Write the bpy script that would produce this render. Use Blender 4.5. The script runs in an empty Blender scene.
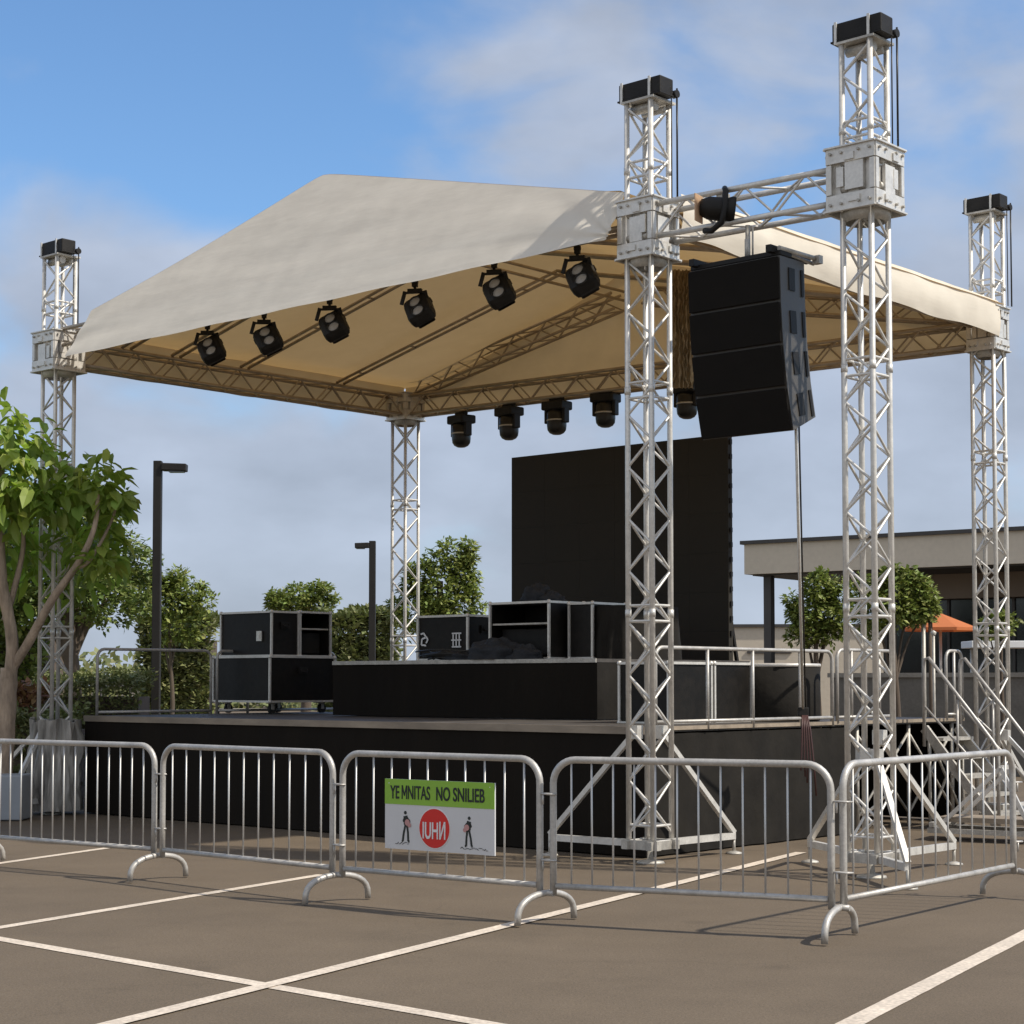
import bpy, bmesh, math, random
from mathutils import Vector, Matrix, noise
R = math.radians
random.seed(7)
sc = bpy.context.scene

# ------------------------------------------------------------------ camera
FPX, CX, PITCH, CAMH = 1818.0, 512.0, R(2.7), 1.6
HOR = 683.0
SHIFT = (HOR - 512) - FPX*math.tan(PITCH)
cam_d = bpy.data.cameras.new('camera'); cam = bpy.data.objects.new('camera', cam_d)
sc.collection.objects.link(cam); sc.camera = cam
cam.location = (0, 0, CAMH); cam.rotation_euler = (R(90)+PITCH, 0, 0)
cam_d.sensor_width = 36; cam_d.lens = 36*FPX/1024; cam_d.shift_y = SHIFT/1024
cam_d.clip_start = .1; cam_d.clip_end = 2000

# ------------------------------------------------------------------ sun and sky
SUN_D = Vector((.94, -.35, 0)).normalized(); EL = R(48)
sd = Vector((SUN_D.x*math.cos(EL), SUN_D.y*math.cos(EL), math.sin(EL)))
sl = bpy.data.lights.new('sun', 'SUN'); so = bpy.data.objects.new('sun', sl); sc.collection.objects.link(so)
sl.energy = 3.6; sl.angle = R(1.3); sl.color = (1, .93, .82)
so.rotation_euler = sd.to_track_quat('Z', 'Y').to_euler()
so.location = (30, -10, 40)
w = bpy.data.worlds.new('World'); sc.world = w; w.use_nodes = True
nt = w.node_tree; nt.nodes.clear()
def N(t, typ, **k):
    n = t.nodes.new(typ)
    for a, b in k.items(): setattr(n, a, b)
    return n
out = N(nt, 'ShaderNodeOutputWorld'); bg = N(nt, 'ShaderNodeBackground'); sky = N(nt, 'ShaderNodeTexSky')
sky.sky_type = 'NISHITA'; sky.sun_disc = False; sky.sun_elevation = EL
sky.sun_rotation = math.atan2(SUN_D.x, SUN_D.y)
sky.air_density = 1.0; sky.dust_density = .6; sky.ozone_density = 2.2
bg.inputs[1].default_value = .11
tc = N(nt, 'ShaderNodeTexCoord')
def vm(op, a, b=None):
    n = N(nt, 'ShaderNodeVectorMath', operation=op)
    nt.links.new(a, n.inputs[0])
    if b is not None:
        if hasattr(b, 'links'): nt.links.new(b, n.inputs[1])
        else: n.inputs[1].default_value = b
    return n
def mt(op, a, b=None, c=None, clamp=False, t=None):
    t = t or nt
    n = N(t, 'ShaderNodeMath', operation=op); n.use_clamp = clamp
    for i, x in enumerate((a, b, c)):
        if x is None: continue
        if hasattr(x, 'links'): t.links.new(x, n.inputs[i])
        else: n.inputs[i].default_value = x
    return n.outputs[0]
dirn = vm('NORMALIZE', tc.outputs['Generated']).outputs[0]
mp = N(nt, 'ShaderNodeMapping'); mp.inputs['Scale'].default_value = (1, 1, 1.9)
nt.links.new(dirn, mp.inputs[0])
nz = N(nt, 'ShaderNodeTexNoise'); nz.inputs['Scale'].default_value = 7.5; nz.inputs['Detail'].default_value = 7; nz.inputs['Roughness'].default_value = .48
nz.inputs['Distortion'].default_value = .35
nt.links.new(mp.outputs[0], nz.inputs['Vector'])
def skyd(px, py): return Vector(((px-512)/FPX, 1, (HOR-py)/FPX)).normalized()
acc = None
for px, py, rad, amp in ((600, 110, 210, .36), (470, 150, 120, .16), (60, 200, 150, .30), (990, 60, 150, .30), (1010, 330, 190, .16), (740, 60, 120, .15),
                         (250, 500, 220, .24), (480, 560, 300, .22), (930, 430, 250, .20), (60, 640, 220, .26), (760, 560, 250, .25), (150, 270, 100, .12),
                         (230, 60, 220, -.30), (850, 200, 120, -.22), (760, 230, 70, -.1), (30, 60, 150, -.16), (985, 190, 60, -.12)):
    d = vm('DISTANCE', dirn, tuple(skyd(px, py))).outputs['Value']
    g = mt('DIVIDE', d, rad/FPX); g = mt('MULTIPLY', g, g); g = mt('MULTIPLY', g, -1.0); g = mt('EXPONENT', g); g = mt('MULTIPLY', g, amp)
    acc = g if acc is None else mt('ADD', acc, g)
sx = N(nt, 'ShaderNodeSeparateXYZ'); nt.links.new(dirn, sx.inputs[0])
low = mt('MULTIPLY', mt('SUBTRACT', .26, mt('ABSOLUTE', sx.outputs[2])), 1.25); low = mt('MAXIMUM', low, 0.0)
acc = mt('ADD', acc, low)
nzs = mt('MULTIPLY_ADD', nz.outputs[0], 1.35, -.175)
cv = mt('ADD', nzs, acc)
mr = N(nt, 'ShaderNodeMapRange'); mr.interpolation_type = 'SMOOTHSTEP'
mr.inputs[1].default_value = .50; mr.inputs[2].default_value = .98; mr.inputs[3].default_value = 0; mr.inputs[4].default_value = .93
nt.links.new(cv, mr.inputs[0])
cmix = N(nt, 'ShaderNodeMixRGB'); nt.links.new(mr.outputs[0], cmix.inputs[0])
tint = N(nt, 'ShaderNodeMixRGB', blend_type='MULTIPLY'); tint.inputs[0].default_value = 1; tint.inputs[2].default_value = (.86, 1.08, 1.25, 1)
nt.links.new(sky.outputs[0], tint.inputs[1]); nt.links.new(tint.outputs[0], cmix.inputs[1])
# clouds: pale grey-blue ahead; whiter unseen deck behind and overhead added as fill light
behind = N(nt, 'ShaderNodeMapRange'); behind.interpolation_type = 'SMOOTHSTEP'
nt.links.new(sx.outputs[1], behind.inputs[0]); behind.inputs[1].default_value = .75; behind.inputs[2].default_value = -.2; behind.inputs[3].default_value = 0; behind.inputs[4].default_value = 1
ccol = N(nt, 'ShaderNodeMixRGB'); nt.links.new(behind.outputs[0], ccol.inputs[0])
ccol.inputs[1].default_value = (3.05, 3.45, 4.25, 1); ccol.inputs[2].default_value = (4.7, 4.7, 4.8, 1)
nz2 = N(nt, 'ShaderNodeTexNoise'); nz2.inputs['Scale'].default_value = 11; nz2.inputs['Detail'].default_value = 6; nt.links.new(mp.outputs[0], nz2.inputs['Vector'])
cb = N(nt, 'ShaderNodeMapRange'); nt.links.new(nz2.outputs[0], cb.inputs[0]); cb.inputs[1].default_value = .3; cb.inputs[2].default_value = .7; cb.inputs[3].default_value = .9; cb.inputs[4].default_value = 1.2
csc = N(nt, 'ShaderNodeVectorMath', operation='SCALE'); nt.links.new(ccol.outputs[0], csc.inputs[0]); nt.links.new(cb.outputs[0], csc.inputs['Scale'])
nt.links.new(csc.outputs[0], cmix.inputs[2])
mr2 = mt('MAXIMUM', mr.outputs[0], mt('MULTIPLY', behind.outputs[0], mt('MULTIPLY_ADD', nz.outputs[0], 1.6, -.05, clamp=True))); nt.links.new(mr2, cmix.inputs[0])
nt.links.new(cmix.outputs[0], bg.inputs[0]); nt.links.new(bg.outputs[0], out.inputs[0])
sc.view_settings.view_transform = 'Standard'; sc.view_settings.look = 'None'
sc.view_settings.exposure = .35; sc.view_settings.gamma = 1

# ------------------------------------------------------------------ coordinates
def ray(px, py):
    xc = (px-CX)/FPX; yc = (512+SHIFT-py)/FPX
    return Vector((xc, math.cos(PITCH)-yc*math.sin(PITCH), math.sin(PITCH)+yc*math.cos(PITCH)))
def at_h(px, py, h):
    d = ray(px, py); t = (h-CAMH)/d.z; return Vector((0, 0, CAMH))+d*t
def at_z(px, py, z):
    d = ray(px, py); return Vector((0, 0, CAMH))+d*(z/d.y)
TH = R(-41.7)
FX, FY = 1.23, 16.25
cs, sn = math.cos(TH), math.sin(TH)
def S(s, v, h=0): return Vector((FX+s*cs-v*sn, FY+s*sn+v*cs, h))

# ------------------------------------------------------------------ materials
def mat(name, col, rough=.5, metal=0., var=.12, vscale=3., bump=0., bscale=40., spec=.5, detail=5, translucent=0., tcol=None, fine=None, stretch=None, island=0.):
    m = bpy.data.materials.new(name); m.use_nodes = True; t = m.node_tree; t.nodes.clear()
    o = N(t, 'ShaderNodeOutputMaterial'); b = N(t, 'ShaderNodeBsdfPrincipled')
    b.inputs['Metallic'].default_value = metal; b.inputs['Roughness'].default_value = rough
    b.inputs['Specular IOR Level'].default_value = spec
    tcn = N(t, 'ShaderNodeTexCoord'); src = tcn.outputs['Object']
    if stretch:
        mpn = N(t, 'ShaderNodeMapping'); mpn.inputs['Scale'].default_value = stretch; t.links.new(src, mpn.inputs[0]); src = mpn.outputs[0]
    n1 = N(t, 'ShaderNodeTexNoise'); n1.inputs['Scale'].default_value = vscale; n1.inputs['Detail'].default_value = detail; n1.inputs['Roughness'].default_value = .6
    t.links.new(src, n1.inputs['Vector'])
    rp = N(t, 'ShaderNodeValToRGB')
    rp.color_ramp.elements[0].position = .3; rp.color_ramp.elements[1].position = .7
    c = Vector(col[:3])
    rp.color_ramp.elements[0].color = (*[max(0, x*(1-var)) for x in c], 1); rp.color_ramp.elements[1].color = (*[min(1, x*(1+var)) for x in c], 1)
    t.links.new(n1.outputs[0], rp.inputs[0]); colout = rp.outputs[0]
    if fine:
        n3 = N(t, 'ShaderNodeTexNoise'); n3.inputs['Scale'].default_value = fine[0]; n3.inputs['Detail'].default_value = 3
        t.links.new(tcn.outputs['Object'], n3.inputs['Vector'])
        r3 = N(t, 'ShaderNodeMapRange'); r3.inputs[1].default_value = .3; r3.inputs[2].default_value = .7; r3.inputs[3].default_value = 1-fine[1]; r3.inputs[4].default_value = 1+fine[1]
        t.links.new(n3.outputs[0], r3.inputs[0])
        vmn = N(t, 'ShaderNodeVectorMath', operation='SCALE'); t.links.new(colout, vmn.inputs[0]); t.links.new(r3.outputs[0], vmn.inputs['Scale']); colout = vmn.outputs[0]
    if island:
        gi = N(t, 'ShaderNodeNewGeometry')
        hs = N(t, 'ShaderNodeHueSaturation')
        v1 = N(t, 'ShaderNodeMapRange'); v1.inputs[3].default_value = 1-island; v1.inputs[4].default_value = 1+island
        t.links.new(gi.outputs['Random Per Island'], v1.inputs[0]); t.links.new(v1.outputs[0], hs.inputs['Value'])
        v2 = N(t, 'ShaderNodeMapRange'); v2.inputs[3].default_value = .5-.05*island*2; v2.inputs[4].default_value = .5+.02
        mm = mt('MULTIPLY', gi.outputs['Random Per Island'], 7.31, t=t); mm = mt('FRACT', mm, t=t)
        t.links.new(mm, v2.inputs[0]); t.links.new(v2.outputs[0], hs.inputs['Hue'])
        t.links.new(colout, hs.inputs['Color']); colout = hs.outputs[0]
    t.links.new(colout, b.inputs['Base Color'])
    # roughness variation
    rr = N(t, 'ShaderNodeMapRange'); rr.inputs[3].default_value = max(.05, rough-.1); rr.inputs[4].default_value = min(1, rough+.1)
    t.links.new(n1.outputs[0], rr.inputs[0]); t.links.new(rr.outputs[0], b.inputs['Roughness'])
    if bump:
        n2 = N(t, 'ShaderNodeTexNoise'); n2.inputs['Scale'].default_value = bscale; n2.inputs['Detail'].default_value = 4
        t.links.new(src, n2.inputs['Vector'])
        bn = N(t, 'ShaderNodeBump'); bn.inputs['Strength'].default_value = bump; bn.inputs['Distance'].default_value = .02
        t.links.new(n2.outputs[0], bn.inputs['Height']); t.links.new(bn.outputs[0], b.inputs['Normal'])
    if translucent:
        tr = N(t, 'ShaderNodeBsdfTranslucent'); ms = N(t, 'ShaderNodeMixShader'); ms.inputs[0].default_value = translucent
        if tcol: tr.inputs[0].default_value = (*tcol, 1)
        else: t.links.new(colout, tr.inputs[0])
        t.links.new(b.outputs[0], ms.inputs[1]); t.links.new(tr.outputs[0], ms.inputs[2]); t.links.new(ms.outputs[0], o.inputs[0])
    else: t.links.new(b.outputs[0], o.inputs[0])
    return m
M = {}
M['alu'] = mat('alu', (.66, .635, .59), .45, .4, .12, 6, .05, 60, fine=(35, .08))
M['alu_dull'] = mat('alu_dull', (.46, .435, .39), .55, .4, .25, 9, .15, 30, fine=(60, .12))
M['alu_roof_shade'] = mat('alu_roof_shade', (.42, .35, .27), .5, .6, .2, 6, .05, 60)  # aluminium with canopy shade and its tan reflection put into the base colour
M['galv'] = mat('galv', (.46, .44, .41), .48, .4, .16, 8, .06, 80, fine=(45, .1))
M['steel_thin'] = mat('steel_thin', (.55, .54, .52), .45, .4, .1, 5)
M['black'] = mat('black', (.017, .0155, .014), .55, 0, .3, 6, .1, 60, spec=.22)
M['black_gloss'] = mat('black_gloss', (.02, .0185, .017), .36, 0, .3, 6, spec=.35)
M['grille'] = mat('grille', (.0125, .0105, .0085), .8, 0, .15, 4, .6, 300, spec=.12)
M['cab_side'] = mat('cab_side', (.075, .068, .06), .5, 0, .15, 4, .1, 90)
M['laminate'] = mat('laminate', (.009, .0072, .0055), .5, 0, .4, 3, .08, 60, fine=(14, .3), spec=.25)
M['skirt'] = mat('skirt', (.0125, .0098, .0072), .9, 0, .35, 1.2, .4, 9, spec=.15, stretch=(1, 1, .25))
M['drape'] = mat('drape', (.016, .014, .0115), .85, 0, .3, 3, .3, 12, spec=.2)
M['screen'] = mat('screen', (.031, .027, .021), .7, 0, .1, 1, .05, 90, spec=.2)
M['canvas'] = mat('canvas', (.85, .79, .68), .8, 0, .05, 1.6, .13, 7, spec=.2, stretch=(.45, .45, 2.2), translucent=.24, tcol=(.56, .35, .13), fine=(3.5, .045))
M['wood'] = mat('wood', (.27, .22, .165), .7, 0, .3, 5, .2, 30, stretch=(.3, 1, 1))
M['deck'] = mat('deck', (.07, .062, .055), .6, 0, .35, 2.5, .1, 30, fine=(25, .15))
M['bark'] = mat('bark', (.34, .26, .19), .85, 0, .45, 9, 1.0, 30, stretch=(1, 1, .3))
M['bark_dark'] = mat('bark_dark', (.10, .075, .055), .85, 0, .3, 5, .6, 22, stretch=(1, 1, .3))
M['leaf_big'] = mat('leaf_big', (.25, .34, .07), .45, 0, .3, 1.3, 0, translucent=.45, tcol=(.30, .45, .04), island=.38)
M['leaf_dark'] = mat('leaf_dark', (.15, .20, .05), .5, 0, .35, .8, 0, translucent=.25, tcol=(.10, .17, .03), island=.4)
M['leaf_mid'] = mat('leaf_mid', (.23, .285, .075), .5, 0, .3, .8, 0, translucent=.3, tcol=(.16, .22, .04), island=.4)
M['leaf_hedge'] = mat('leaf_hedge', (.19, .21, .08), .6, 0, .3, .8, 0, translucent=.25, tcol=(.13, .17, .04), island=.35)
M['leaf_red'] = mat('leaf_red', (.20, .12, .05), .55, 0, .4, 2, 0, translucent=.25, tcol=(.3, .15, .05), island=.45)
M['lamp_black'] = mat('lamp_black', (.020, .018, .016), .55, 0, .2, 2, spec=.3)
M['beige'] = mat('beige', (.58, .51, .41), .8, 0, .06, .6, .1, 20, fine=(8, .04))
M['roofedge'] = mat('roofedge', (.055, .05, .047), .6, 0, .2, 1)
M['brown_wall'] = mat('brown_wall', (.20, .155, .12), .8, 0, .1, .8)
M['glass_dark'] = mat('glass_dark', (.012, .014, .017), .12, 0, .2, .3, spec=.6)
M['concrete'] = mat('concrete', (.30, .28, .25), .9, 0, .15, 1.5, .2, 25, fine=(20, .08))
M['concrete_dk'] = mat('concrete_dk', (.17, .16, .145), .9, 0, .2, 1.5, .2, 25, fine=(20, .1))
M['white'] = mat('white', (.72, .72, .72), .6, 0, .06, 2)
M['paleblue'] = mat('paleblue', (.29, .31, .335), .7, 0, .08, 2, .05, 20)
M['orange'] = mat('orange', (.62, .20, .07), .8, 0, .08, 2, translucent=.3, tcol=(.6, .18, .05))
M['amber'] = mat('amber', (.70, .48, .30), .5, 0, .15, 8, translucent=.3)
M['lens'] = mat('lens', (.36, .34, .31), .3, .1, .25, 14, spec=.8)
M['lens_dark'] = mat('lens_dark', (.03, .032, .038), .12, 0, .2, 14, spec=.9)
M['sign_white'] = mat('sign_white', (.62, .62, .63), .55, 0, .04, 3)
M['sign_green'] = mat('sign_green', (.25, .46, .045), .55, 0, .05, 3)
M['sign_red'] = mat('sign_red', (.62, .02, .012), .5, 0, .06, 3)
M['ink'] = mat('ink', (.015, .02, .018), .6, 0, .1, 3)
M['pink'] = mat('pink', (.5, .26, .25), .6, 0, .1, 3)
M['red_cable'] = mat('red_cable', (.06, .022, .02), .5, 0, .2, 6)
M['net'] = mat('net', (.34, .25, .14), .9, 0, .3, 12, .5, 60, translucent=.3)
M['tarp'] = mat('tarp', (.30, .28, .25), .55, 0, .75, 7, .8, 14, stretch=(1, 1, .18))
M['cloth_blue'] = mat('cloth_blue', (.017, .019, .023), .85, 0, .4, 8, .5, 30)
M['rubber'] = mat('rubber', (.02, .02, .02), .8)
M['paint_line'] = None

def asphalt():
    m = bpy.data.materials.new('asphalt'); m.use_nodes = True; t = m.node_tree; t.nodes.clear()
    o = N(t, 'ShaderNodeOutputMaterial'); b = N(t, 'ShaderNodeBsdfPrincipled'); t.links.new(b.outputs[0], o.inputs[0])
    b.inputs['Roughness'].default_value = .88; b.inputs['Specular IOR Level'].default_value = .3
    c = N(t, 'ShaderNodeTexCoord')
    def nz(s, d=5, r=.6):
        n = N(t, 'ShaderNodeTexNoise'); n.inputs['Scale'].default_value = s; n.inputs['Detail'].default_value = d; n.inputs['Roughness'].default_value = r
        t.links.new(c.outputs['Object'], n.inputs['Vector']); return n.outputs[0]
    def mr(x, a, b_, lo, hi):
        n = N(t, 'ShaderNodeMapRange'); n.inputs[1].default_value = a; n.inputs[2].default_value = b_; n.inputs[3].default_value = lo; n.inputs[4].default_value = hi
        t.links.new(x, n.inputs[0]); return n.outputs[0]
    f1 = mr(nz(.35), .3, .7, .88, 1.1); f2 = mr(nz(2.2), .3, .7, .94, 1.06); f3 = mr(nz(80, 4, .75), .3, .7, .62, 1.38); f4 = mr(nz(28, 4), .3, .7, .93, 1.07)
    f = mt('MULTIPLY', mt('MULTIPLY', f1, f2, t=t), mt('MULTIPLY', f3, f4, t=t), t=t)
    vo = N(t, 'ShaderNodeTexVoronoi'); vo.inputs['Scale'].default_value = .9; vo.inputs['Randomness'].default_value = 1; t.links.new(c.outputs['Object'], vo.inputs['Vector'])
    st = mr(vo.outputs['Distance'], .02, .12, .86, 1.0); f = mt('MULTIPLY', f, st, t=t)
    v2 = N(t, 'ShaderNodeTexVoronoi'); v2.feature = 'DISTANCE_TO_EDGE'; v2.inputs['Scale'].default_value = .16
    wv = N(t, 'ShaderNodeTexNoise'); wv.inputs['Scale'].default_value = 2.2; wv.inputs['Detail'].default_value = 6; t.links.new(c.outputs['Object'], wv.inputs['Vector'])
    wa = N(t, 'ShaderNodeVectorMath', operation='MULTIPLY_ADD'); t.links.new(wv.outputs['Color'], wa.inputs[0]); wa.inputs[1].default_value = (.9, .9, .9); t.links.new(c.outputs['Object'], wa.inputs[2]); t.links.new(wa.outputs[0], v2.inputs['Vector'])
    f = mt('MULTIPLY', f, mr(v2.outputs['Distance'], .0, .0035, .9, 1.0), t=t)
    f = mt('MULTIPLY', f, mr(nz(.8, 8, .65), .56, .68, 1.0, .90), t=t)
    s = N(t, 'ShaderNodeVectorMath', operation='SCALE'); s.inputs[0].default_value = (.138, .106, .073); t.links.new(f, s.inputs['Scale'])
    t.links.new(s.outputs[0], b.inputs['Base Color'])
    bn = N(t, 'ShaderNodeBump'); bn.inputs['Strength'].default_value = .35; bn.inputs['Distance'].default_value = .006
    t.links.new(nz(120, 3), bn.inputs['Height']); t.links.new(bn.outputs[0], b.inputs['Normal'])
    return m
M['asphalt'] = asphalt()
M['paint_line'] = mat('paint_line', (.62, .53, .43), .75, 0, .13, 3.5, .15, 60, fine=(40, .22))

# ------------------------------------------------------------------ mesh helpers
class MB:
    def __init__(s): s.v = []; s.f = []; s.sm = []
    def add(s, vs, fs, smooth=False):
        o = len(s.v); s.v += [tuple(x) for x in vs]; s.f += [tuple(o+i for i in f) for f in fs]; s.sm += [smooth]*len(fs); return s
    def box(s, c, d, rz=0, mtx=None, bev=0.):
        c = Vector(c); h = [x/2 for x in d]
        if bev <= 0:
            vs = [Vector((a*h[0], b*h[1], e*h[2])) for a in (-1, 1) for b in (-1, 1) for e in (-1, 1)]
            fs = [(0, 1, 3, 2), (4, 6, 7, 5), (0, 4, 5, 1), (2, 3, 7, 6), (0, 2, 6, 4), (1, 5, 7, 3)]
        else:
            bm = bmesh.new(); bmesh.ops.create_cube(bm, size=1)
            for v in bm.verts: v.co = Vector((v.co.x*d[0], v.co.y*d[1], v.co.z*d[2]))
            bmesh.ops.bevel(bm, geom=bm.edges[:], offset=bev, segments=2, profile=.5, affect='EDGES')
            bm.verts.index_update(); vs = [v.co.copy() for v in bm.verts]; fs = [[v.index for v in f.verts] for f in bm.faces]; bm.free()
        m = mtx if mtx is not None else Matrix.Rotation(rz, 3, 'Z')
        return s.add([c+m@v for v in vs], fs)
    def bar(s, a, b, wd, th=None, up=(0, 0, 1)):
        a = Vector(a); b = Vector(b); th = th or wd; d = (b-a); L = d.length; d.normalize()
        u = Vector(up)
        if abs(d.dot(u)) > .97: u = Vector((1, 0, 0))
        x = d.cross(u).normalized(); y = x.cross(d).normalized()
        m = Matrix((x, d, y)).transposed()
        return s.box((a+b)/2, (wd, L, th), mtx=m)
    def tube(s, a, b, r, n=10, r2=None, cap=True):
        a = Vector(a); b = Vector(b); r2 = r if r2 is None else r2; d = (b-a).normalized()
        u = Vector((0, 0, 1)) if abs(d.z) < .9 else Vector((1, 0, 0))
        x = d.cross(u).normalized(); y = d.cross(x)
        vs = []
        for i in range(n):
            t = 2*math.pi*i/n; q = x*math.cos(t)+y*math.sin(t); vs += [a+q*r, b+q*r2]
        fs = [(2*i, 2*((i+1) % n), 2*((i+1) % n)+1, 2*i+1) for i in range(n)]
        s.add(vs, fs, True)
        if cap:
            o = len(s.v)-2*n
            s.f.append(tuple(o+2*i for i in range(n))[::-1]); s.f.append(tuple(o+2*i+1 for i in range(n))); s.sm += [False, False]
        return s
    def pipe(s, pts, r, n=10, closed=False, rs=None):
        pts = [Vector(p) for p in pts]; m = len(pts); vs = []; up = None
        for i, p in enumerate(pts):
            if closed: d = (pts[(i+1) % m]-pts[i-1])
            else: d = pts[min(i+1, m-1)]-pts[max(i-1, 0)]
            d.normalize()
            if up is None:
                u = Vector((0, 0, 1)) if abs(d.z) < .9 else Vector((1, 0, 0)); x = d.cross(u).normalized()
            else: x = (up-d*up.dot(d)).normalized()
            up = x; y = d.cross(x); rr = rs[i] if rs else r
            vs += [p+(x*math.cos(2*math.pi*k/n)+y*math.sin(2*math.pi*k/n))*rr for k in range(n)]
        fs = []
        for i in range(m if closed else m-1):
            a = i*n; b = ((i+1) % m)*n
            for k in range(n): fs.append((a+k, a+(k+1) % n, b+(k+1) % n, b+k))
        if not closed: fs += [tuple(range(n))[::-1], tuple((m-1)*n+k for k in range(n))]
        return s.add(vs, fs, True)
    def grid(s, fn, nu, nv, smooth=True):
        vs = [fn(i/nu, j/nv) for j in range(nv+1) for i in range(nu+1)]
        fs = [(j*(nu+1)+i, j*(nu+1)+i+1, (j+1)*(nu+1)+i+1, (j+1)*(nu+1)+i) for j in range(nv) for i in range(nu)]
        return s.add(vs, fs, smooth)
    def prism(s, poly, z0, z1, axis='z', smooth=False):
        n = len(poly)
        def p(a, z): return {'z': (a[0], a[1], z), 'y': (a[0], z, a[1]), 'x': (z, a[0], a[1])}[axis]
        vs = [p(a, z0) for a in poly]+[p(a, z1) for a in poly]
        s.add(vs, [tuple(range(n))[::-1], tuple(range(n, 2*n))])
        s.add(vs, [(i, (i+1) % n, n+(i+1) % n, n+i) for i in range(n)], smooth); return s
    def lathe(s, prof, c=(0, 0, 0), n=16, mtx=None):
        c = Vector(c); m = mtx or Matrix.Identity(3); k = len(prof); vs = []
        for i in range(n):
            t = 2*math.pi*i/n
            for r, z in prof: vs.append(c+m@Vector((r*math.cos(t), r*math.sin(t), z)))
        fs = [(i*k+j, ((i+1) % n)*k+j, ((i+1) % n)*k+j+1, i*k+j+1) for i in range(n) for j in range(k-1)]
        return s.add(vs, fs, True)
    def build(s, name, m, parent=None, loc=None, rotz=0):
        me = bpy.data.meshes.new(name); me.from_pydata(s.v, [], s.f); me.update()
        me.polygons.foreach_set('use_smooth', s.sm)
        bm = bmesh.new(); bm.from_mesh(me); bmesh.ops.recalc_face_normals(bm, faces=bm.faces); bm.to_mesh(me); bm.free()
        me.materials.append(M[m]); o = bpy.data.objects.new(name, me); sc.collection.objects.link(o)
        if parent is not None: o.parent = parent
        if loc is not None: o.location = loc
        o.rotation_euler = (0, 0, rotz)
        return o
    def raw(s, name, m, parent=None, loc=None):   # big leaf meshes: no normal pass
        me = bpy.data.meshes.new(name); me.from_pydata(s.v, [], s.f); me.update(); me.materials.append(M[m])
        o = bpy.data.objects.new(name, me); sc.collection.objects.link(o)
        if parent is not None: o.parent = parent
        if loc is not None: o.location = loc
        return o
def tag(o, label=None, cat=None, group=None, kind=None):
    if label: o['label'] = label
    if cat: o['category'] = cat
    if group: o['group'] = group
    if kind: o['kind'] = kind
    return o
def thing(name, label, cat, loc=(0, 0, 0), rz=0, group=None):
    o = bpy.data.objects.new(name, None); sc.collection.objects.link(o); o.empty_display_size = .2
    o.location = loc; o.rotation_euler = (0, 0, rz); return tag(o, label, cat, group)
def copy_tree(o, parent=None):
    c = o.copy(); sc.collection.objects.link(c); c.parent = parent
    for ch in list(o.children): copy_tree(ch, c)
    return c
def nzv(x, y, z=0): return noise.noise(Vector((x, y, z)))

# ------------------------------------------------------------------ ground
MB().add([(-400, -30, 0), (400, -30, 0), (400, 900, 0), (-400, 900, 0)], [(0, 1, 2, 3)]).build('parking_lot', 'asphalt')['kind'] = 'structure'
def paint(p, q, wd=.10, z=.004):
    a = at_h(*p, 0); b = at_h(*q, 0); d = (b-a); d.z = 0; d.normalize(); n = Vector((-d.y, d.x, 0))*wd/2
    k = 60; vs = []; L = (b-a).length
    for i in range(k+1):
        c = a+(b-a)*i/k; e = .004*nzv(c.x*9, c.y*9)
        e2 = .004*nzv(c.x*9, c.y*9, 5)
        vs += [(c+n*(1+e/wd*2)).to_tuple()[:2]+(z,), (c-n*(1+e2/wd*2)).to_tuple()[:2]+(z,)]
    o = MB().add(vs, [(2*i, 2*i+1, 2*i+3, 2*i+2) for i in range(k)]).build('painted_line', 'paint_line'); o['kind'] = 'structure'
paint((-260, 894), (760, 1072), .11)
paint((40, 1043), (801, 853), .11, .008)
paint((-80, 941), (322, 875), .10)
paint((-60, 872), (116, 847), .10)
paint((700, 1101), (1160, 866), .12)
# kerb and planting bed beyond the lot, left
bed = MB().box((-18, 38, .08), (26, 18, .16)).build('planting_bed', 'concrete_dk'); bed['kind'] = 'structure'
lawn = MB().add([(-31, 29.2, .17), (-5.2, 29.2, .17), (-5.2, 46.8, .17), (-31, 46.8, .17)], [(0, 1, 2, 3)]).build('lawn', 'leaf_hedge'); lawn['kind'] = 'structure'

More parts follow.
